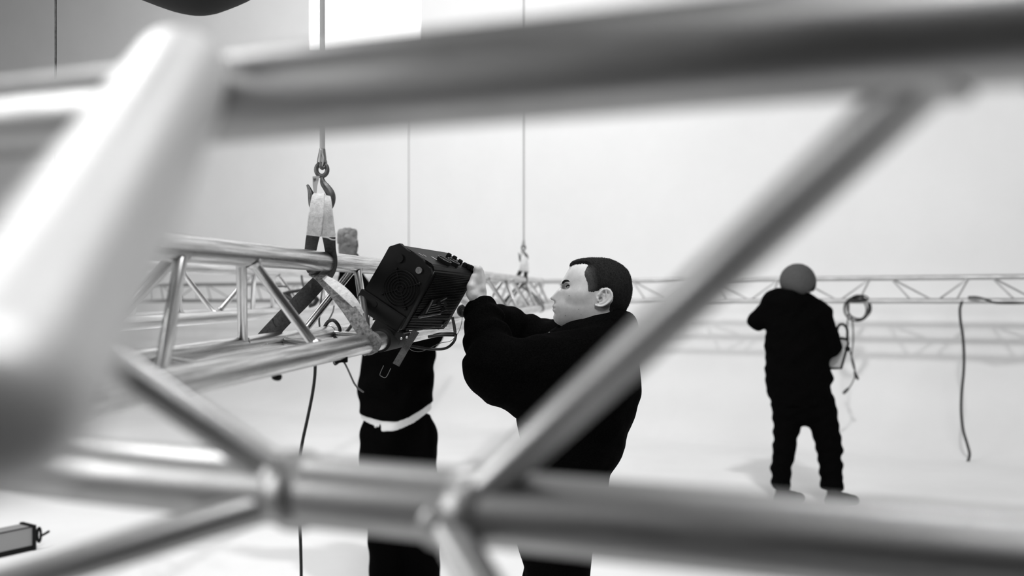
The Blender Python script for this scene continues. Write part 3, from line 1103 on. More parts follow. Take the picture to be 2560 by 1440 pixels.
    # collar / hood ring
    ringp = [(Q(1412, 862, ZM), .034), (Q(1432, 850, ZM - .065), .037), (Q(1492, 830, ZM - .095), .038), (Q(1545, 812, ZM - .07), .041), (Q(1556, 812, ZM), .040),
             (Q(1545, 812, ZM + .07), .041), (Q(1492, 830, ZM + .095), .038), (Q(1432, 850, ZM + .065), .037), (Q(1412, 862, ZM), .034)]
    d = chain(g2, d, ringp, .03, k2=.02)
    d = smin(d, ell(g2, Q(1535, 872, ZM), (.068, .12, .075)), .04)
    d = chain(g2, d, [(Q(1490, 850, ZM), .06), (Q(1480, 900, ZM), .12)], .03)
    # near sleeve
    nsl = chain(g2, None, [(Q(1475, 900, 2.80), .098), (Q(1370, 925, 2.76), .092), (Q(1262, 925, 2.75), .083), (Q(1236, 922, 2.75), .078)], .03, k2=.02)
    fsl = chain(g2, None, [(Q(1237, 922, 2.75), .078), (Q(1218, 850, 2.83), .062), (Q(1207, 792, 2.90), .050), (Q(1206, 775, 2.92), .045)], .03, k2=.02)
    sl = smin(nsl, fsl, .03)
    sl = chain(g2, sl, [(Q(1262, 935, 2.76), .074), (Q(1322, 996, 2.80), .066)], .04)
    # bunched rings along the forearm
    a_, b_ = np.array(Q(1237, 922, 2.75)), np.array(Q(1206, 775, 2.92))
    ax = (b_ - a_) / np.linalg.norm(b_ - a_)
    s_ = (g2.X - a_[0]) * ax[0] + (g2.Y - a_[1]) * ax[1] + (g2.Z - a_[2]) * ax[2]
    sl = sl + .0035 * np.sin(s_ * 95 + 1.5 * np.sin(g2.X * 40)) * np.clip(s_ * 12, 0, 1)
    d = smin(d, sl, .035)
    # far sleeve
    fs = chain(g2, None, [(Q(1470, 885, 3.10), .092), (Q(1400, 862, 3.20), .075), (Q(1335, 850, 3.25), .072), (Q(1270, 815, 3.21), .061), (Q(1232, 800, 3.17), .052)], .03, k2=.02)
    a_, b_ = np.array(Q(1335, 850, 3.25)), np.array(Q(1232, 800, 3.17))
    ax = (b_ - a_) / np.linalg.norm(b_ - a_)
    s_ = (g2.X - a_[0]) * ax[0] + (g2.Y - a_[1]) * ax[1] + (g2.Z - a_[2]) * ax[2]
    fs = fs + .0035 * np.sin(s_ * 110)
    d = smin(d, fs, .03)
    d = d + wob(g2, 46, .0028) + wob(g2, 95, .0012, 1.0)
    # open neck and sleeve mouths
    d = smax(d, -rcone(g2, Q(1490, 700, ZM), Q(1472, 838, ZM), .070, .050), .012)
    d = smax(d, -chain(g2, None, [(wr_n, .033), (Q(1190, 735, 2.96), .033)], .01), .006)
    d = smax(d, -chain(g2, None, [(wr_f, .036), (Q(1195, 785, 3.13), .036)], .01), .006)
    v, f = net(d, g2, 1)
    hood = mesh_obj('hoodie', v, f, M_FLEECE, root)
    # drawstring tip
    cable('drawstring', [Q(1366, 838, 2.80), Q(1370, 834, 2.80), Q(1375, 831, 2.80)], .0022, M_FIXG, hood)

    g3 = Grid((-0.02, 2.70, 0.04), (0.42, 3.20, 1.02), 0.009)
    d = chain(g3, None, [(Q(1396, 1245, ZM), .118), (Q(1392, 1320, ZM), .125)], .03, (1, .8, 1))
    for hip, kn, an in legs:
        d = chain(g3, d, [(hip, .100), (kn, .078), (an, .066)], .03, k2=.03)
    d = d + wob(g3, 40, .004)
    v, f = net(d, g3, 1)
    mesh_obj('trousers', v, f, M_JEANS, root)
    for hip, kn, an in legs:
        make_shoe(root, an, Vector((-1, 0, 0)))


def make_shoe(root, an, fwd, L=0.19):
    a = Vector((an.x, an.y, 0))
    fwd = fwd.normalized()
    toe = a + fwd * L
    lo = Vector((min(a.x, toe.x) - .10, min(a.y, toe.y) - .10, -.01))
    hi = Vector((max(a.x, toe.x) + .10, max(a.y, toe.y) + .10, .24))
    g = Grid(lo, hi, .007)
    d = chain(g, None, [(a + Vector((0, 0, .16)), .052), (a + Vector((0, 0, .06)), .050)], .02)
    d = chain(g, d, [(a - fwd * .03 + Vector((0, 0, .045)), .045), (a + fwd * .09 + Vector((0, 0, .05)), .048), (toe + Vector((0, 0, .04)), .043)], .03, k2=.02)
    d = smax(d, -(g.Z - .004) + 0 * g.X + 0 * g.Y, .004)
    d = smax(d, g.Z - .20 + 0 * g.X + 0 * g.Y, .004)
    v, f = net(d, g, 1)
    o = mesh_obj('shoe', v, f, M_BOOT, root)
    pts = []
    for i in range(4):
        t = .035 + .028 * i
        for s in (1, -1):
            pts.append(a + fwd * t + Vector((-fwd.y, fwd.x, 0)) * .022 * s + Vector((0, 0, .125 - .27 * t)))
    cable('laces', pts, .003, M_LEAD, o, 3, 6)
    return o


build_man()


# ------------------------------------------------------------------ shared simple head for the other two people
def head_sdf(g, c, f, s, r=1.0):
    """c centre of the skull, f forward, s sideways unit vectors"""
    c = Vector(c)
    up = Vector((0, 0, 1))
    at = lambda a, b, z: c + f * a * r + s * b * r + up * z * r
    d = rcone(g, at(-.015, 0, .02), at(.02, 0, .02), .088 * r, .084 * r)
    d = chain(g, d, [(at(.045, 0, -.02), .062 * r), (at(.05, 0, -.085), .040 * r)], .04)
    d = chain(g, d, [(at(.09, 0, .005), .010 * r), (at(.113, 0, -.03), .014 * r)], .012)
    for k in (-1, 1):
        d = smax(d, -(rcone(g, at(.098, .032 * k, .008), at(.098, .036 * k, .008), .014 * r, .013 * r)), .012)
        d = smin(d, rcone(g, at(.074, .031 * k, .006), at(.075, .031 * k, .006), .0125 * r, .0125 * r), .004)
        d = smin(d, rcone(g, at(.0, .083 * k, .015), at(.008, .079 * k, -.02), .016 * r, .011 * r, (1, 1, 1)), .006)
    d = smax(d, -rcone(g, at(.099, -.02, -.062), at(.099, .02, -.062), .004 * r, .004 * r), .004)
    d = chain(g, d, [(at(-.02, 0, -.06), .055 * r), (at(-.03, 0, -.16), .058 * r)], .03)
    return d


# ------------------------------------------------------------------ person behind the fixture, half hidden
def build_middle():
    ZC = 4.95
    K = ZC / 4.25

    def ch(g_, d_, pts, k, sc=(1, 1, 1), k2=None):
        return chain(g_, d_, [(p, r * K) for p, r in pts], k * K, sc, None if k2 is None else k2 * K)
    Q = lambda px, py, dz=0.0: P(px, py, ZC + dz)
    root = thing('person', 'person half hidden behind the black fixture, white shirt hem under dark jumper', 'person', (Q(1000, 1000).x, ZC, 0))
    sh_l, el_l, wr_l = Q(925, 770, .0), Q(880, 720, -.05), Q(872, 645, -.10)
    sh_r, el_r, wr_r = Q(1080, 765, .0), Q(1066, 835, -.14), Q(1062, 775, -.30)
    hipL, knL, anL = Q(955, 1095, .0), Q(966, 1272, -.03), Q(969, 1463, .04)
    hipR, knR, anR = Q(1040, 1095, .0), Q(1050, 1272, -.03), Q(1055, 1463, .08)
    lo, hi = Q(820, 1520, -.45), Q(1160, 560, .35)
    g = Grid((lo.x - .05, ZC - .45, -.01), (hi.x + .1, ZC + .35, hi.z + .1), .012)
    d = ch(g, None, [(Q(1010, 790), .115), (Q(990, 930), .11), (Q(995, 1080), .12)], .05, (1, 1.25, 1))
    for a, b, c in ((sh_l, el_l, wr_l), (sh_r, el_r, wr_r)):
        d = ch(g, d, [(a, .06), (b, .044), (c, .030)], .03)
    for a, b, c in ((hipL, knL, anL), (hipR, knR, anR)):
        d = ch(g, d, [(a, .08), (b, .055), (c, .042)], .03)
        d = ch(g, d, [(c - Vector((0, 0, .03)), .035), (c + Vector((-.02, -.14, -.05)), .028)], .02)
    body = net(d, g, 1)
    hc = Q(1052, 706)
    gh = Grid((hc.x - .14, ZC - .16, hc.z - .19), (hc.x + .14, ZC + .14, hc.z + .14), .005)
    hd = head_sdf(gh, hc, Vector((-.35, -.94, 0)).normalized(), Vector((.94, -.35, 0)).normalized())
    head = net(hd, gh, 1)
    # right hand resting at the fixture
    gr = Grid(wr_r - Vector((.12, .13, .10)), wr_r + Vector((.10, .10, .13)), .004)
    dd = None
    for i in range(4):
        k = wr_r + Vector((-.045 + .018 * i, -.05, .055))
        dd = ch(gr, dd, [(wr_r + Vector((-.012 + .008 * i, 0, 0)), .017), (k, .012)], .012)
        dd = ch(gr, dd, [(k, .010), (k + Vector((0, -.03, .018)), .009), (k + Vector((0, -.035, -.006)), .008)], .004, k2=.003)
    dd = ch(gr, dd, [(wr_r + Vector((.02, -.01, .01)), .014), (wr_r + Vector((.045, -.04, .035)), .010)], .01)
    V, Fc = join([body, head, net(dd, gr, 1)])
    mesh_obj('body', V, Fc, M_SKIN, root)
    # hair
    cut = (gh.Z - (hc.z + .035)) * 1.0 + (gh.Y - ZC) * .5
    hv = net(smax(hd - .010, -cut + 0 * gh.X, .01), gh, 1)
    mesh_obj('hair', hv[0], hv[1], M_HAIR, root)
    # gloved fist raised above the truss
    gg = Grid(Q(825, 690, -.35) + Vector((0, 0, -.02)), Q(915, 555, .10) + Vector((0, 0, .02)), .0035)
    wr = wr_l
    gd = ch(gg, None, [(wr + Vector((0, 0, -.02)), .033), (Q(868, 618, -.11), .040)], .01)
    for i in range(4):
        k = Q(852 + 11 * i, 576 + (3 if i in (0, 3) else 0), -.135 + .012 * i)
        gd = ch(gg, gd, [(Q(858 + 8 * i, 615, -.12), .017), (k + Vector((0, .01, -.004)), .0135)], .012)
        gd = ch(gg, gd, [(k, .0125), (k + Vector((-.012, -.028, -.018)), .0125), (k + Vector((-.008, -.03, -.046)), .0115), (k + Vector((.006, -.012, -.055)), .010)], .005, k2=.003)
    gd = ch(gg, gd, [(Q(882, 632, -.13), .018), (Q(888, 607, -.175), .015), (Q(868, 592, -.195), .012)], .01, k2=.006)
    gd = gd + .0006 * np.sin(gg.Z * 300 + 2 * np.sin(gg.X * 120)) + 0 * gg.Y
    v, f = net(gd, gg, 1)
    mesh_obj('glove', v, f, M_GLOVE, root, None, True, 'grey work glove on the raised fist')
    # jumper
    g2 = Grid((lo.x - .02, ZC - .45, Q(0, 1055).z - .05), (hi.x + .12, ZC + .30, Q(0, 625).z), .008)
    d = ch(g2, None, [(Q(1015, 800), .140), (Q(997, 880), .150), (Q(990, 960), .158), (Q(991, 1090), .158)], .03, (1, 1.25, 1))
    d = ch(g2, d, [(sh_l, .085), (el_l, .066), (Q(875, 672, -.085), .046), (Q(873, 652, -.095), .042)], .03, k2=.02)
    d = ch(g2, d, [(sh_r, .085), (el_r, .066), (Q(1070, 805, -.23), .046)], .03, k2=.02)
    d = ch(g2, d, [(Q(1045, 765), .08), (Q(1030, 800), .12)], .03)
    d = d + wob(g2, 42, .0035)
    # slanting hem
    px0 = (g2.X / ZC * FPX + 1280)
    hem = np.interp(px0.ravel(), [880, 897, 930, 960, 1000, 1030, 1083, 1110], [1028, 1031, 1038, 1044, 1046, 1036, 1004, 990]).reshape(px0.shape)
    zh = H + (HZ - hem) / FPX * ZC
    d = smax(d, (zh - g2.Z) + 0 * g2.Y, .008)
    d = smax(d, -rcone(g2, Q(1052, 690), Q(1040, 770), .085 * K, .060 * K), .01)
    v, f = net(d, g2, 1)
    mesh_obj('jumper', v, f, M_FLEECE, root)
    # shirt hem
    g3 = Grid((Q(880, 0).x, ZC - .20, Q(0, 1110).z), (Q(1110, 0).x, ZC + .22, Q(0, 985).z), .006)
    d = ch(g3, None, [(Q(990, 960), .150), (Q(991, 1100), .152)], .03, (1, 1.25, 1))
    px0 = (g3.X / ZC * FPX + 1280)
    low = np.interp(px0.ravel(), [880, 905, 950, 955.5, 958, 962, 1000, 1040, 1083, 1110], [1040, 1044, 1059, 1060, 1050, 1071, 1067, 1050, 1020, 1010]).reshape(px0.shape)
    zl = H + (HZ - low) / FPX * ZC
    top = np.interp(px0.ravel(), [880, 960, 1000, 1083, 1110], [1010, 1022, 1022, 990, 980]).reshape(px0.shape)
    d = smax(d, (zl - g3.Z) + 0 * g3.Y, .003)
    d = smax(d, g3.Z - (H + (HZ - top) / FPX * ZC) + 0 * g3.Y, .003)
    d = smax(d, -(ch(g3, None, [(Q(990, 960), .138), (Q(991, 1100), .140)], .03, (1, 1.25, 1))), .003)
    v, f = net(d, g3, 1)
    mesh_obj('shirt', v, f, M_SHIRT, root, None, True, 'white shirt hem hanging out')
    # jeans
    g4 = Grid((Q(880, 0).x, ZC - .25, .05), (Q(1120, 0).x + .03, ZC + .30, Q(0, 1020).z), .009)
    d = ch(g4, None, [(Q(993, 1000), .137), (Q(995, 1110), .152)], .03, (1, 1.25, 1))
    d = ch(g4, d, [(hipL + Vector((.0, 0, 0)), .092), (Q(955, 1190, -.02), .092), (knL, .080), (anL, .078)], .03, k2=.03)
    d = ch(g4, d, [(hipR + Vector((.0, 0, 0)), .092), (Q(1035, 1190, -.02), .090), (knR, .082), (anR, .080)], .03, k2=.03)
    d = d + wob(g4, 40, .003)
    d = smax(d, g4.Z - Q(0, 1036).z + 0 * g4.X + 0 * g4.Y, .006)
    v, f = net(d, g4, 1)
    je = mesh_obj('jeans', v, f, M_JEANS, root)
    bm = bmesh.new()
    bmesh.ops.create_uvsphere(bm, u_segments=10, v_segments=8, radius=.007, matrix=Matrix.Translation(Q(939, 1066, -.13)) @ Matrix.Scale(.5, 4, (0, 1, 0)))
    bm_obj('button', bm, M_ALU2, je, None, True)
    make_shoe(root, anL, Vector((-.15, -1, 0)))
    make_shoe(root, anR, Vector((.2, -1, 0)))


build_middle()


# ------------------------------------------------------------------ person at the back right, seen from behind
def build_right():
    ZR = 7.1
    Q = lambda px, py, dz=0.0: P(px, py, ZR + dz)
    root = thing('person', 'person seen from behind in black hoodie and grey beanie, holding a small lamp', 'person', (Q(2010, 1000).x, ZR, 0))
    sh_l, el_l, wr_l = Q(1932, 765), Q(1895, 800, .05), Q(1935, 780, .30)
    sh_r, el_r, wr_r = Q(2048, 775), Q(2074, 862, .02), Q(2084, 880, .22)
    hipL, knL, anL = Q(1972, 1010), Q(1964, 1105, .03), Q(1957, 1236)
    hipR, knR, anR = Q(2046, 1015), Q(2067, 1110, .03), Q(2080, 1240)
    anL = Vector((anL.x, ZR, .09))
    anR = Vector((anR.x, ZR - .05, .085))
    g = Grid((Q(1840, 0).x, ZR - .35, -.01), (Q(2150, 0).x, ZR + .45, Q(0, 730).z), .015)
    d = chain(g, None, [(Q(1990, 785), .13), (Q(1998, 900), .13), (Q(2006, 1005), .135)], .05, (1, 1.35, 1))
    for a, b, c in ((sh_l, el_l, wr_l), (sh_r, el_r, wr_r)):
        d = chain(g, d, [(a, .06), (b, .045), (c, .03)], .03)
    for a, b, c in ((hipL, knL, anL), (hipR, knR, anR)):
        d = chain(g, d, [(a, .075), (b, .055), (c, .042)], .03)
        d = chain(g, d, [(c - Vector((0, 0, .04)), .034), (c + Vector((.10, .08, -.05)), .028)], .02)
    body = net(d, g, 1)
    hc = Q(1996, 706)
    f = Vector((.72, .66, -.22)).normalized()
    s = Vector((.66, -.72, 0)).normalized()
    gh = Grid(hc - Vector((.17, .17, .19)), hc + Vector((.17, .17, .17)), .006)
    hd = head_sdf(gh, hc, f, s, 1.12)
    head = net(hd, gh, 1)
    hands = []
    for wr, k in ((wr_l, -1), (wr_r, 1)):
        gr = Grid(wr - Vector((.14, .10, .12)), wr + Vector((.14, .16, .12)), .006)
        dd = None
        for i in range(4):
            kn = wr + Vector((.03 * k + .004 * i, .055, .035 - .021 * i))
            dd = chain(gr, dd, [(wr, .022), (kn, .013)], .012)
            dd = chain(gr, dd, [(kn, .011), (kn + Vector((.028, .022, 0)), .010), (kn + Vector((.04, .0, 0)), .009)], .004, k2=.003)
        dd = chain(gr, dd, [(wr + Vector((0, .02, .015)), .016), (wr + Vector((.03, .05, .06)), .011)], .01)
        hands.append(net(dd, gr, 1))
    V, Fc = join([body, head] + hands)
    mesh_obj('body', V, Fc, M_SKIN, root)
    # beanie: upper and back part of the head
    cc = Q(1994, 702)
    bd = ell(gh, cc, (.126, .128, .124))
    cut = (gh.X - cc.x) * .50 + (gh.Y - cc.y) * .50 - (gh.Z - cc.z) * .72 - .045
    bd = smax(bd, cut, .008)
    bd = bd + .0012 * np.sin(gh.Z * 420) + 0 * gh.X
    bv = net(bd, gh, 1)
    mesh_obj('beanie', bv[0], bv[1], M_CAP, root, None, True, 'grey knitted beanie')
    hr = smax(smin(hd - .016, rcone(gh, Q(2016, 706, -.04), Q(2026, 716, -.02), .045, .022), .02), -cut - .02, .006)
    hr = smax(hr, -(gh.Z - (hc.z - .065)) + 0 * gh.X + 0 * gh.Y, .01)
    hrv = net(hr, gh, 1)
    mesh_obj('hair', hrv[0], hrv[1], M_HAIR, root)
    # hoodie
    g2 = Grid((Q(1845, 0).x, ZR - .26, Q(0, 1035).z), (Q(2125, 0).x, ZR + .36, Q(0, 705).z), .009)
    sc = (1, 1.6, 1)
    d = chain(g2, None, [(Q(1985, 800), .205), (Q(1993, 880), .222), (Q(1996, 945), .228), (Q(2004, 1000), .216)], .04, sc)
    d = chain(g2, d, [(Q(1945, 762), .10), (Q(2030, 785), .105)], .05, k2=.02)
    d = chain(g2, d, [(Q(1938, 748), .075), (Q(1975, 752, -.06), .080), (Q(2012, 762, -.04), .065)], .03)
    d = chain(g2, d, [(sh_l, .085), (el_l, .072), (Q(1925, 788, .22), .055)], .03, k2=.02)
    d = chain(g2, d, [(Q(2050, 790), .090), (Q(2074, 862, .02), .082), (Q(2078, 878, .15), .058)], .04, k2=.02)
    d = d + wob(g2, 34, .005) + wob(g2, 70, .002, 2)
    d = smax(d, Q(0, 1012).z - g2.Z + 0 * g2.X + 0 * g2.Y, .012)
    v, f_ = net(d, g2, 1)
    mesh_obj('hoodie', v, f_, M_FLEECE, root)
    # trousers, gathered at the ankle
    g3 = Grid((Q(1905, 0).x, ZR - .22, .06), (Q(2130, 0).x, ZR + .22, Q(0, 975).z), .009)
    d = chain(g3, None, [(Q(2004, 990), .205), (Q(2006, 1000), .2)], .02, (1, 1.6, 1))
    d = chain(g3, d, [(Q(1968, 1012), .112), (Q(1966, 1075), .088), (Q(1961, 1120), .078), (Q(1953, 1172), .070), (Q(1953, 1210), .064), (anL + Vector((-.005, 0, .08)), .055)], .02, k2=.02)
    d = chain(g3, d, [(Q(2048, 1015), .118), (Q(2064, 1075), .096), (Q(2073, 1120), .088), (Q(2077, 1172), .078), (Q(2079, 1215), .074), (anR + Vector((0, 0, .08)), .066)], .02, k2=.02)
    d = d + .004 * np.sin(g3.Z * 70 + 2 * np.sin(g3.X * 30)) + wob(g3, 50, .003)
    d = smax(d, .125 - g3.Z + 0 * g3.X + 0 * g3.Y, .01)
    v, f_ = net(d, g3, 1)
    mesh_obj('trousers', v, f_, M_JEANS, root)
    make_shoe(root, anL, Vector((.85, .5, 0)), .16)
    make_shoe(root, anR, Vector((.85, .3, 0)), .16)

    # the lamp in the hands
    lamp = thing('stage_lamp', 'small grey lamp with black edge and carrying yoke held by the person behind', 'lamp', Q(2090, 885, -.02))
    zl = .02
    quad = [(2063, 889), (2078, 868), (2100, 846), (2117, 850), (2121, 858), (2103, 921), (2072, 920)]
    bm = bmesh.new()
    for dz_ in (zl, zl + .07):
        for q in quad:
            bm.verts.new(Q(q[0], q[1], dz_))
    bm.verts.ensure_lookup_table()
    n = len(quad)
    bm.faces.new(bm.verts[:n])
    bm.faces.new(bm.verts[n:][::-1])
    for i in range(n):
        j = (i + 1) % n
        bm.faces.new((bm.verts[i], bm.verts[j], bm.verts[n + j], bm.verts[n + i]))
    bm_obj('housing', bm, M_LAMPG, lamp)
    cable('edge_frame', [Q(2101, 845, zl), Q(2117, 848, zl), Q(2121, 858, zl), Q(2103, 921, zl), Q(2071, 921, zl)], .009, M_FIXD, lamp, 1, 8, straight=True)
    cable('yoke', [Q(2096, 850, zl + .02), Q(2093, 825, zl + .02), Q(2099, 812, zl + .02), Q(2110, 812, zl + .02), Q(2118, 825, zl + .02), Q(2118, 852, zl + .02)], .009, M_FIXD, lamp, 6)
    for q in ((2119, 872), (2095, 850)):
        bm = bmesh.new()
        bmesh.ops.create_uvsphere(bm, u_segments=12, v_segments=8, radius=.02, matrix=Matrix.Translation(Q(q[0], q[1], zl)))
        bm_obj('knob', bm, M_FIXD, lamp, None, True)


build_right()

# ------------------------------------------------------------------ the black fixture being hung
FO = Vector((-0.20236557, 2.61999915, H + 0.06020573))
FA = Vector((0.32016343, 0.94700058, -0.02617791))
FB = Vector((-0.81021671, 0.28803044, 0.51047757))
FC = Vector((-0.49096259, 0.14222647, -0.8594925))
LA, LB, LC = 0.318, 0.138, 0.204
FM = Matrix(((FA.x, FB.x, FC.x, FO.x), (FA.y, FB.y, FC.y, FO.y), (FA.z, FB.z, FC.z, FO.z), (0, 0, 0, 1)))


def face_pt(px, py, axis, val):
    """local coordinates on one face of the fixture where pixel (px, py) falls"""
    o = Vector((0, 0, H))
    r = P(px, py, 1.0) - o
    N = (FA, FB, FC)[axis]
    t = (val - N.dot(o - FO)) / N.dot(r)
    q = o + r * t - FO
    return Vector((q.dot(FA), q.dot(FB), q.dot(FC)))


def fix_prism(bm, pts2, axis, v0, v1):
    """prism with an outline on two local axes, extruded along the third"""
    rows = []
    for v in (v0, v1):
        row = []
        for p in pts2:
            c = [0, 0, 0]
            oth = [i for i in range(3) if i != axis]
            c[axis] = v
            c[oth[0]], c[oth[1]] = p
            row.append(bm.verts.new(c))
        rows.append(row)
    n = len(pts2)
    bm.faces.new(rows[0])
    bm.faces.new(rows[1][::-1])
    for i in range(n):
        j = (i + 1) % n
        bm.faces.new((rows[0][i], rows[0][j], rows[1][j], rows[1][i]))


def build_fixture():
    root = thing('stage_fixture', 'heavy black box shaped stage fixture with round fan grille being lifted onto the truss', 'stage light',
                 FM @ Vector((LA / 2, LB / 2, LC)))
    # housing: chamfered section in (b, c), extruded along a
    sec = [(0.0, .012), (.012, 0.0), (LB - .022, 0.0), (LB, .018), (LB, LC - .02), (LB - .012, LC), (.012, LC), (0, LC - .012)]
    bm = bmesh.new()
    fix_prism(bm, sec, 0, 0.008, LA)
    bmesh.ops.bevel(bm, geom=bm.edges[:], offset=.0035, segments=2, affect='EDGES')
    bm_obj('housing', bm, M_FIX, root, FM)
    # fan end plate, slightly proud, with a scalloped top edge
    bm = bmesh.new()
    sec2 = [(-.003, .02), (.008, .008), (.028, .008), (.040, -.002), (.07, -.004), (.085, .004), (LB - .02, -.004), (LB + .003, .02), (LB + .003, LC - .05),
            (LB + .012, LC - .045), (LB + .012, LC - .012), (LB - .01, LC + .004), (.012, LC + .004), (-.003, LC - .012)]
    fix_prism(bm, sec2, 0, -.006, .010)
    bmesh.ops.bevel(bm, geom=bm.edges[:], offset=.0018, segments=1, affect='EDGES')
    bm_obj('end_plate', bm, M_FIX, root, FM)
    fc = face_pt(1002, 722, 0, -.008)
    RotA = Matrix.Rotation(math.pi / 2, 4, 'Y')
    # fan guard: rings and spokes
    fan = None
    bm = bmesh.new()
    bmesh.ops.create_cone(bm, cap_ends=True, segments=32, radius1=.046, radius2=.046, depth=.004, matrix=Matrix.Translation((-.0065, fc.y, fc.z)) @ RotA)
    fan = bm_obj('fan', bm, M_FIXD, root, FM)
    for rr in (.009, .018, .026, .034, .042, .049):
        ring = [Vector((-.011, fc.y + rr * math.cos(a), fc.z + rr * math.sin(a))) for a in [2 * math.pi * i / 36 for i in range(36)]]
        V, F_ = sweep_data(ring, .0015, 6, True)
        mesh_obj('guard_ring', V, F_, M_FIX, fan, FM)
    for k in range(4):
        a = math.pi / 4 + k * math.pi / 2
        p0 = Vector((-.0105, fc.y + .006 * math.cos(a), fc.z + .006 * math.sin(a)))
        p1 = Vector((-.0105, fc.y + .055 * math.cos(a), fc.z + .055 * math.sin(a)))
        V, F_ = sweep_data([p0, p1], .0016, 6)
        mesh_obj('guard_spoke', V, F_, M_FIX, fan, FM)
        bm = bmesh.new()
        bmesh.ops.create_uvsphere(bm, u_segments=10, v_segments=6, radius=.004, matrix=Matrix.Translation((-.009, p1.y, p1.z)))
        bm_obj('screw', bm, M_FIX, root, FM, True)
    # round connectors above the fan, cover plate below
    for px, py, r in ((999, 646, .012), (1048, 676, .009)):
        q = face_pt(px, py, 0, -.008)
        bm = bmesh.new()
        bmesh.ops.create_cone(bm, cap_ends=True, segments=20, radius1=r, radius2=r * .85, depth=.008, matrix=Matrix.Translation((-.008, q.y, q.z)) @ RotA)
        bm_obj('socket', bm, M_FIXG if r < .01 else M_FIX, root, FM)
    bm = bmesh.new()
    add_box(bm, (-.010, LB / 2 + .004, LC - .026), (.012, LB + .012, .046), None, .003)
    cp = bm_obj('foot_plate', bm, M_FIX, root, FM)
    bm = bmesh.new()
    q = face_pt(936, 761, 0, -.016)
    bmesh.ops.create_cone(bm, cap_ends=True, segments=20, radius1=.008, radius2=.008, depth=.004, matrix=Matrix.Translation((-.016, q.y, q.z)) @ RotA)
    bm_obj('screw_hole', bm, M_FIXD, cp, FM)
    # cooling fins on the long side (b = 0 face)
    bm = bmesh.new()
    for i in range(34):
        c = .022 + i * .0052
        add_box(bm, (LA / 2 + .005, -.0012, c), (LA - .05, .003, .0024))
    o = bm_obj('cooling_fins', bm, M_FIX, root, FM)
    # connector bay with bright worn edges on that side
    bay = thing_part = None
    bm = bmesh.new()
    pts = [face_pt(x, y, 1, -.004) for x, y in ((1046, 792), (1083, 748), (1108, 744), (1118, 762), (1098, 782), (1058, 797))]
    rows = []
    for bb in (-.001, -.006):
        rows.append([bm.verts.new((p.x, bb, p.z)) for p in pts])
    bm.faces.new(rows[0])
    bm.faces.new(rows[1][::-1])
    for i in range(6):
        j = (i + 1) % 6
        bm.faces.new((rows[0][i], rows[0][j], rows[1][j], rows[1][i]))
    bay = bm_obj('connector_bay', bm, M_FIXD, root, FM)

    def bar(px0, py0, px1, py1, w_, m, par, nm, v=-.007):
        a, b = face_pt(px0, py0, 1, v), face_pt(px1, py1, 1, v)
        V, F_ = sweep_data([a, b], w_, 6)
        return mesh_obj(nm, V, F_, m, par, FM, False)
    bar(1048, 793, 1101, 783, .0036, M_FIXG, bay, 'edge_strip')
    bar(1064, 784, 1082, 750, .0024, M_FIXG, bay, 'edge_strip')
    for k in range(4):
        bar(1070 + 3 * k, 781 - 6 * k, 1104 + 2 * k, 775 - 6 * k, .0011, M_FIXG, bay, 'rib')
    bar(1096, 756, 1117, 745, .0016, M_FIXG, bay, 'rib')
    for px, py in ((1096, 758), (1106, 772)):
        q = face_pt(px, py, 1, -.008)
        bm = bmesh.new()
        bmesh.ops.create_uvsphere(bm, u_segments=12, v_segments=8, radius=.008, matrix=Matrix.Translation(q))
        bm_obj('plug', bm, M_FIXD, bay, FM, True)
    bar(1008, 833, 1086, 817, .0022, M_FIXG, root, 'edge_trim', -.001)
    bar(1086, 678, 1078, 692, .0011, M_FIXG, root, 'edge_trim', -.002)
    # top face (c = 0): faint lettering strips, adjuster knobs
    for x0, y0, x1, y1, r in ((1041, 636, 1056, 645, .0014), (1046, 633, 1058, 640, .0009), (1079, 642, 1092, 650, .0022), (1058, 637, 1066, 642, .0009)):
        a, b = face_pt(x0, y0, 2, -.0006), face_pt(x1, y1, 2, -.0006)
        dv = (b - a).normalized()
        sv = Vector((-dv.y, dv.x, 0)) * r * 1.6
        up = Vector((0, 0, -.0006))
        V = [a - sv, b - sv, b + sv, a + sv, a - sv + up, b - sv + up, b + sv + up, a + sv + up]
        mesh_obj('label_strip', V, [(0, 1, 2, 3), (7, 6, 5, 4), (0, 4, 5, 1), (1, 5, 6, 2), (2, 6, 7, 3), (3, 7, 4, 0)], M_PRINT, root, FM, False, 'pale printed strip')
    for px, py, r in ((1110, 652, .021), (1132, 656, .019)):
        q = face_pt(px, py, 2, -.006)
        V, F_ = lathe_data([(r * .9, 0), (r, .002), (r, .012), (r * .92, .0135), (r * .88, .012), (r * .5, .012)], 28)
        kn = mesh_obj('knob', V, F_, M_FIXD, root, FM @ Matrix.Translation((q.x, q.y, .002)) @ Matrix.Rotation(math.pi, 4, 'X'), True)
        smooth_by_angle(kn)
        V, F_ = sweep_data([Vector((r * .95 * math.cos(a), r * .95 * math.sin(a), .0132)) for a in [2 * math.pi * i / 30 for i in range(30)]], .0010, 6, True)
        mesh_obj('knob_rim', V, F_, M_FIXG, kn, WM[kn.name])
    for px, py in ((1123, 637), (1137, 644), (1151, 653), (1163, 661), (1172, 665), (1180, 668)):
        q = face_pt(px, py, 2, -.008)
        bm = bmesh.new()
        add_box(bm, (q.x, q.y, -.006), (.012, .012, .014), None, .003)
        bm_obj('rubber_stud', bm, M_FIXD, root, FM)
    # truss clamp hidden in the dark under the box, round the lower chord
    lathe('clamp', TR(-.66, -.1335, 2.60), TR(-.66, -.1335, 2.84), lambda L: [(.026, 0), (.031, .004), (.031, L - .004), (.026, L)], M_FIXD, root, 28)
    bm = bmesh.new()
    c = TR(-.66, -.1335, 2.70) + Vector((.0, -.02, .02))
    add_box(bm, c, (.07, .07, .05), FM.to_3x3().to_4x4(), .006)
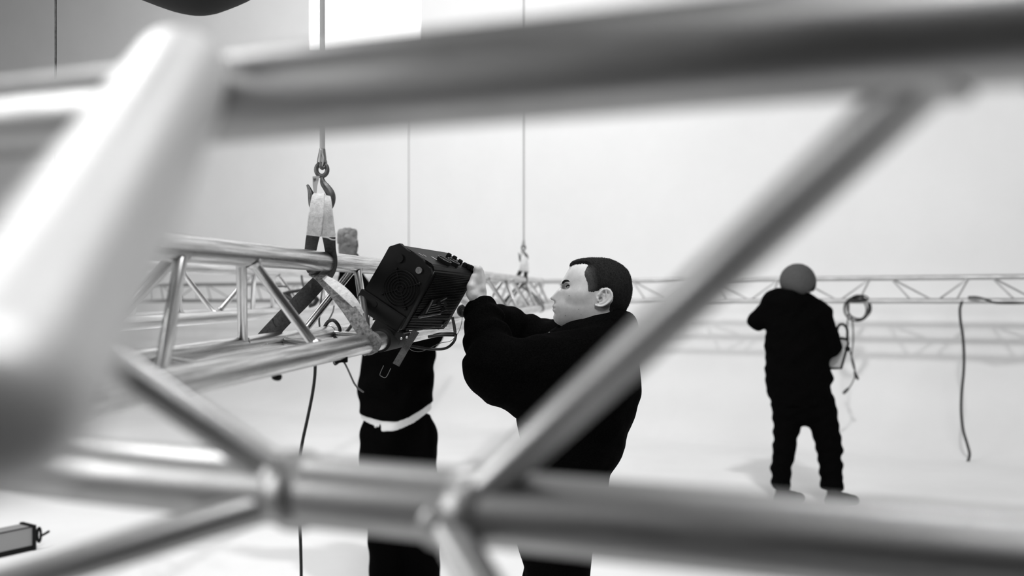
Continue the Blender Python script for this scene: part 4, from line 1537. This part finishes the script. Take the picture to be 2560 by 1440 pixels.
    bm_obj('clamp_bracket', bm, M_FIXD, root)
    for px, py in ((1003, 846), (1017, 843)):
        bm = bmesh.new()
        bmesh.ops.create_uvsphere(bm, u_segments=10, v_segments=6, radius=.0035, matrix=Matrix.Translation(P(px, py, 2.60)))
        bm_obj('bolt', bm, M_ALU2, root, None, True)
    # grey tail strap and dangling safety leads
    X = Vector((1, .1, -.25))
    ribbon('tail_strap', [P(1040, 828, 2.68), P(1026, 850, 2.66), P(1012, 874, 2.64), P(1001, 893, 2.62), P(990, 912, 2.61)], [.019] * 5, [X] * 5, .003,
           mat('grey_tail_webbing', .055, .9, noise=((300, 300, 300), .4, 3)), root)
    cable('tail_buckle', [P(959, 914, 2.60), P(950, 935, 2.59), P(954, 941, 2.59), P(965, 943, 2.59), P(977, 921, 2.60)], .0009, M_LEAD, root, 5)
    cable('power_lead', [P(1085, 838, 2.76), P(1104, 834, 2.75), P(1136, 834, 2.77), P(1139, 842, 2.78), P(1134, 855, 2.79), P(1120, 868, 2.79), P(1100, 873, 2.79), P(1062, 871, 2.78), P(1020, 864, 2.74)],
          .0038, M_RUB, root)
    cable('power_lead', [P(1070, 842, 2.74), P(1100, 838, 2.74), P(1135, 838, 2.76)], .0042, M_RUB, root)
    cable('safety_wire', [P(1155, 783, 2.95), P(1155, 800, 2.95), P(1150, 822, 2.95), P(1140, 840, 2.95), P(1125, 853, 2.9), P(1100, 858, 2.85), P(1070, 872, 2.8), P(1050, 879, 2.8), P(1030, 876, 2.75), P(1019, 866, 2.7)],
          .0009, M_LEAD, root)
    ribbon('lead_strap', [P(1131, 793, 2.92), P(1135, 812, 2.91), P(1138, 832, 2.90)], [.008, .009, .009], [Vector((1, 0, 0))] * 3, .002, M_STRAPD, root)
    for k in range(3):
        bm = bmesh.new()
        add_box(bm, P(1094 + 7 * k, 818 - 7 * k, 2.90), (.012, .014, .009), FM.to_3x3().to_4x4(), .002)
        bm_obj('cable_clip', bm, (M_FIXD, M_FIXG, M_FIXD)[k], root)


build_fixture()

# round connector on the lower chord beyond the fixture
rc_ = thing('cable_connector', 'round ribbed black connector on the truss chord just left of the raised sleeve', 'connector', P(1158, 777, 3.55))
for i, r in enumerate((.020, .014, .008)):
    ring = [P(1158, 777, 3.55 - .004 * i) + Vector((r * math.cos(a), 0, r * math.sin(a))) for a in [2 * math.pi * k / 24 for k in range(24)]]
    V, F_ = sweep_data(ring, .0035, 8, True)
    mesh_obj('rib', V, F_, M_FIXD if i else M_RUB, rc_)
lathe('shell', P(1158, 777, 3.56), P(1158, 777, 3.66), lambda L: [(.021, 0), (.023, .01), (.018, L)], M_FIXG, rc_)

# ------------------------------------------------------------------ loose cables round the trusses
o = cable('hanging_cable', [P(788, 870, 2.34), P(788, 905, 2.3), P(787, 940, 2.3), P(781, 985, 2.3), P(769, 1045, 2.3), P(757, 1100, 2.3), P(749, 1150, 2.3), P(746, 1210, 2.3),
                            P(749, 1300, 2.3), P(752, 1380, 2.3), P(753, 1500, 2.3), P(748, 1800, 2.3), P(740, 2260, 2.32), P(700, 2392, 2.33), P(560, 2396, 2.33)], .0037, M_RUB)
tag(o, 'thick black cable hanging from the slung truss down to the floor', 'cable')
con = thing('cable_clamp', 'small black clip under the lower chord with a thin lead trailing from it', 'clip', P(850, 900, 2.25))
bm = bmesh.new()
add_box(bm, P(862, 899, 2.25), (.0125, .014, .013), None, .002)
add_box(bm, P(846, 904, 2.25), (.016, .012, .008), Matrix.Rotation(-.3, 4, 'Y'), .002)
bm_obj('jaw', bm, M_FIXD, con)
cable('spring', [P(836, 899, 2.25), P(834, 906, 2.25), P(838, 912, 2.25), P(846, 907, 2.25), P(850, 899, 2.25), P(854, 905, 2.25), P(858, 898, 2.25)], .0016, M_RUB, con)
cable('lead', [P(859, 903, 2.25), P(868, 920, 2.25), P(878, 942, 2.25), P(886, 959, 2.26), P(896, 971, 2.28), P(908, 980, 2.3)], .0022, M_LEAD, con)

kb = thing('wing_knob', 'black faceted knob poking out under the lower chord, left of the hanging cable', 'knob', P(692, 940, 1.9))
lathe('knob', P(690, 951, 1.9), P(693, 936, 1.9), lambda L: [(.005, 0), (.0085, .002), (.0105, L * .6), (.0095, L)], M_FIXD, kb, 7)
lathe('stem', P(693, 938, 1.9), P(696, 925, 1.9), lambda L: [(.004, 0), (.004, L)], M_STEEL, kb, 10)

o = cable('cable_loop', [P(880, 812, 3.02), P(868, 828, 2.98), P(855, 842, 2.95), P(842, 845, 2.95), P(835, 838, 2.95), P(845, 836, 2.95), P(850, 826, 2.95), P(845, 812, 2.95), P(834, 801, 2.95), P(822, 803, 2.96),
                         P(813, 815, 2.98), P(812, 826, 3.0)], .0052, M_RUB)
tag(o, 'thick black cable looped over the far lower chord, left of the sling', 'cable')
o = cable('thin_cable', [P(806, 722, 3.2), P(803, 745, 3.1), P(800, 775, 3.05), P(798, 800, 3.03), P(799, 817, 3.02)], .0028, M_RUB)
tag(o, 'thin black cable dropping behind the bright slanting brace', 'cable')
o = cable('thin_cable', [P(835, 765, 3.4), P(832, 780, 3.3), P(822, 800, 3.2), P(816, 815, 3.1)], .0026, M_RUB)
tag(o, 'thin black cable slanting down to the looped thick cable', 'cable')
o = cable('thin_cable', [P(754, 690, 4.9), P(756, 705, 4.85), P(761, 722, 4.8), P(770, 745, 4.75), P(778, 762, 4.7)], .0055, M_RUB)
tag(o, 'black cable curving down in front of the truss behind, left of the dark webbing', 'cable')
o = cable('thin_cable', [P(681, 796, 2.45), P(683, 806, 2.45), P(690, 818, 2.45)], .0022, M_RUB)
tag(o, 'short curved black cable end beside the foot of the dark webbing', 'cable')
tg = thing('cable_bundle', 'tangled black cables and clips lying on the truss behind, under the slung chord', 'cables', P(740, 750, 5.0))
for pts, r in (([P(692, 717, 5.0), P(710, 716, 5.0), P(716, 718, 5.0)], .004), ([P(707, 735, 5), P(725, 730, 5), P(757, 725, 5)], .009), ([P(708, 736, 5), P(720, 744, 5), P(735, 752, 5), P(742, 748, 5)], .011),
               ([P(720, 731, 5), P(726, 742, 5), P(730, 752, 5)], .008), ([P(783, 742, 5), P(792, 748, 5), P(786, 760, 5), P(772, 765, 5)], .011), ([P(778, 746, 5), P(790, 744, 5), P(796, 752, 5)], .008)):
    cable('cable', pts, r, M_RUB, tg)

# coil of cable on the back truss, with its two tails
zc = zb(2145) - .16
CQ = lambda px, py, d=0.0: P(px, py, zc + d)
coil = thing('cable_coil', 'coil of black cable hung on the back truss beside the person in the beanie', 'cable', CQ(2144, 745))
for i, (cx, cy, rx, ry) in enumerate(((2142, 772, 32, 31), (2148, 770, 30, 27), (2145, 768, 26, 30), (2139, 774, 27, 28), (2152, 746, 18, 8))):
    ring = [CQ(cx + rx * math.cos(a), cy + ry * math.sin(a), .012 * i + .01 * math.sin(3 * a)) for a in [2 * math.pi * k / 40 for k in range(40)]]
    V, F_ = sweep_data(ring, .0072, 8, True)
    mesh_obj('turn', V, F_, M_RUB, coil)
cable('tie', [CQ(2120, 751), CQ(2135, 753, -.02), CQ(2155, 751, -.02), CQ(2172, 749)], .016, M_RUB, coil)
cable('tail', [CQ(2122, 760), CQ(2121, 785), CQ(2118, 815, -.02), CQ(2119, 835, -.02), CQ(2121, 850)], .0065, M_RUB, coil)
cable('tail', [CQ(2121, 780), CQ(2131, 805), CQ(2133, 850), CQ(2129, 890), CQ(2132, 912), CQ(2140, 935)], .0065, M_RUB, coil)
cable('tail', [CQ(2121, 872), CQ(2128, 888), CQ(2136, 915), CQ(2137, 940), CQ(2128, 962), CQ(2117, 976)], .0058, M_RUB, coil)
for a, b in (((2136, 930), (2145, 949)), ((2122, 970), (2108, 984))):
    lathe('plug', CQ(*a), CQ(*b), lambda L: [(.009, 0), (.013, L * .2), (.015, L * .6), (.012, L)], M_RUB, coil, 12)

zr = zb(2405) - .14
RQ = lambda px, py: P(px, py, zr)
dc = thing('hanging_cable', 'single black cable with plug hanging down at the far right in front of the wall', 'cable', RQ(2403, 758))
cable('lead', [RQ(2404, 757), RQ(2400, 772), RQ(2401, 800), RQ(2407, 840), RQ(2410, 885), RQ(2409, 930), RQ(2404, 985), RQ(2403, 1030), RQ(2408, 1075), RQ(2418, 1110), RQ(2424, 1135), RQ(2420, 1155)], .0120, M_RUB, dc)
lathe('plug', RQ(2421, 1150), RQ(2413, 1178), lambda L: [(.012, 0), (.021, L * .25), (.021, L * .5), (.015, L * .6), (.015, L)], M_RUB, dc, 14)
# where the cable is tied to the truss
cable('tie', [RQ(2404, 757), RQ(2406, 752), P(2408, 747, zr + .10)], .006, M_RUB, dc)
zq = zb(2490) - .16
o = cable('truss_cable', [P(2421, 743, zq + .1), P(2440, 743, zq + .05), P(2462, 748, zq + .02), P(2484, 756, zq), P(2510, 758, zq - .02), P(2570, 757, zq - .08), P(2700, 750, zq - .3)], .0105, M_RUB)
tag(o, 'black cable running along the bottom of the back truss at the right edge', 'cable')

# ------------------------------------------------------------------ overhead and floor items
# lit softbox hanging high at the back
sb = thing('softbox', 'bright white rectangular softbox hanging above the truss at the top edge', 'lamp', P(912, 0, 6.0))
a, b = P(775, 128, 6.0), P(1052, -200, 6.0)
bm = bmesh.new()
add_box(bm, ((a.x + b.x) / 2, 6.0, (a.z + b.z) / 2), (b.x - a.x, .02, b.z - a.z))
bm_obj('diffuser', bm, M_LAMP, sb)
bm = bmesh.new()
add_box(bm, ((a.x + b.x) / 2, 6.07, (a.z + b.z) / 2), (b.x - a.x - .02, .10, b.z - a.z - .02), None, .01)
bm_obj('case', bm, M_SHIRT, sb)
for x in (a.x + .08, b.x - .08):
    lathe('suspension_wire', Vector((x, 6.1, b.z)), Vector((x, 6.1, 7.6)), lambda L: [(.003, 0), (.003, L)], M_WIRE, sb, 8)

# black chain bag under a hoist
cb = thing('hoist_bag', 'round bottomed black bag hanging overhead at the top left', 'bag', P(470, 20, 3.2))
g = Grid(P(470, 40, 3.2) + Vector((-.5, -.45, -.02)), P(470, 0, 3.2) + Vector((.5, .45, .95)), .016)
c0 = P(470, -272, 3.2)
d = ell(g, c0, (.385, .30, .385))
d = smin(d, ell(g, c0 + Vector((0, 0, .3)), (.30, .25, .35)), .1)
d = d + wob(g, 22, .006)
v, f = net(d, g, 1)
mesh_obj('bag', v, f, M_DARK, cb)
lathe('chain', c0 + Vector((0, 0, .5)), Vector((c0.x, c0.y, 7.6)), lambda L: [(.008, 0), (.008, L)], M_STEEL, cb, 8)


def build_floor_case():
    """long grey batten fixture lying on the floor, its latch end to the right"""
    e1, e0 = P(88, 1376, 5.93), P(-420, 1470, 5.05)
    e1.z = e0.z = 0
    dx = (e1 - e0).normalized()
    dn = Vector((-dx.y, dx.x, 0))
    M = Matrix(((dx.x, dn.x, 0, e1.x), (dx.y, dn.y, 0, e1.y), (0, 0, 1, .0), (0, 0, 0, 1)))
    L = (e1 - e0).length
    root = thing('floor_case', 'grey long case with black end frame lying on the floor at the lower left', 'case', e1)
    bm = bmesh.new()
    add_box(bm, (-L / 2, .07, .082), (L - .02, .14, .115), None, .003)
    bm_obj('panel', bm, M_PANEL, root, M)
    bm = bmesh.new()
    add_box(bm, (-L / 2, .07, .016), (L, .145, .032), None, .003)
    bm_obj('base_shade', bm, M_FIXD, root, M)  # black strip stands in for the shade along the bottom of the case
    bm = bmesh.new()
    add_box(bm, (-L / 2, -.002, .143), (L, .006, .005))
    bm_obj('top_edge', bm, M_FIXD, root, M)
    bm = bmesh.new()
    add_box(bm, (-.008, .065, .075), (.022, .15, .15), None, .002)
    bm_obj('end_plate', bm, M_FIXD, root, M)
    ring = [Vector((.024 + .011 * math.cos(a), 0, .085 + .042 * math.sin(a))) for a in [2 * math.pi * k / 20 for k in range(20)]]
    V, F_ = sweep_data(ring, .008, 8, True)
    lt = mesh_obj('latch', V, F_, M_FIXD, root, M)
    lathe('lever', M @ Vector((.028, 0, .072)), M @ Vector((.088, 0, .094)), lambda q: [(.006, 0), (.0075, q * .5), (.0075, q)], M_FIXD, lt, 10)


build_floor_case()
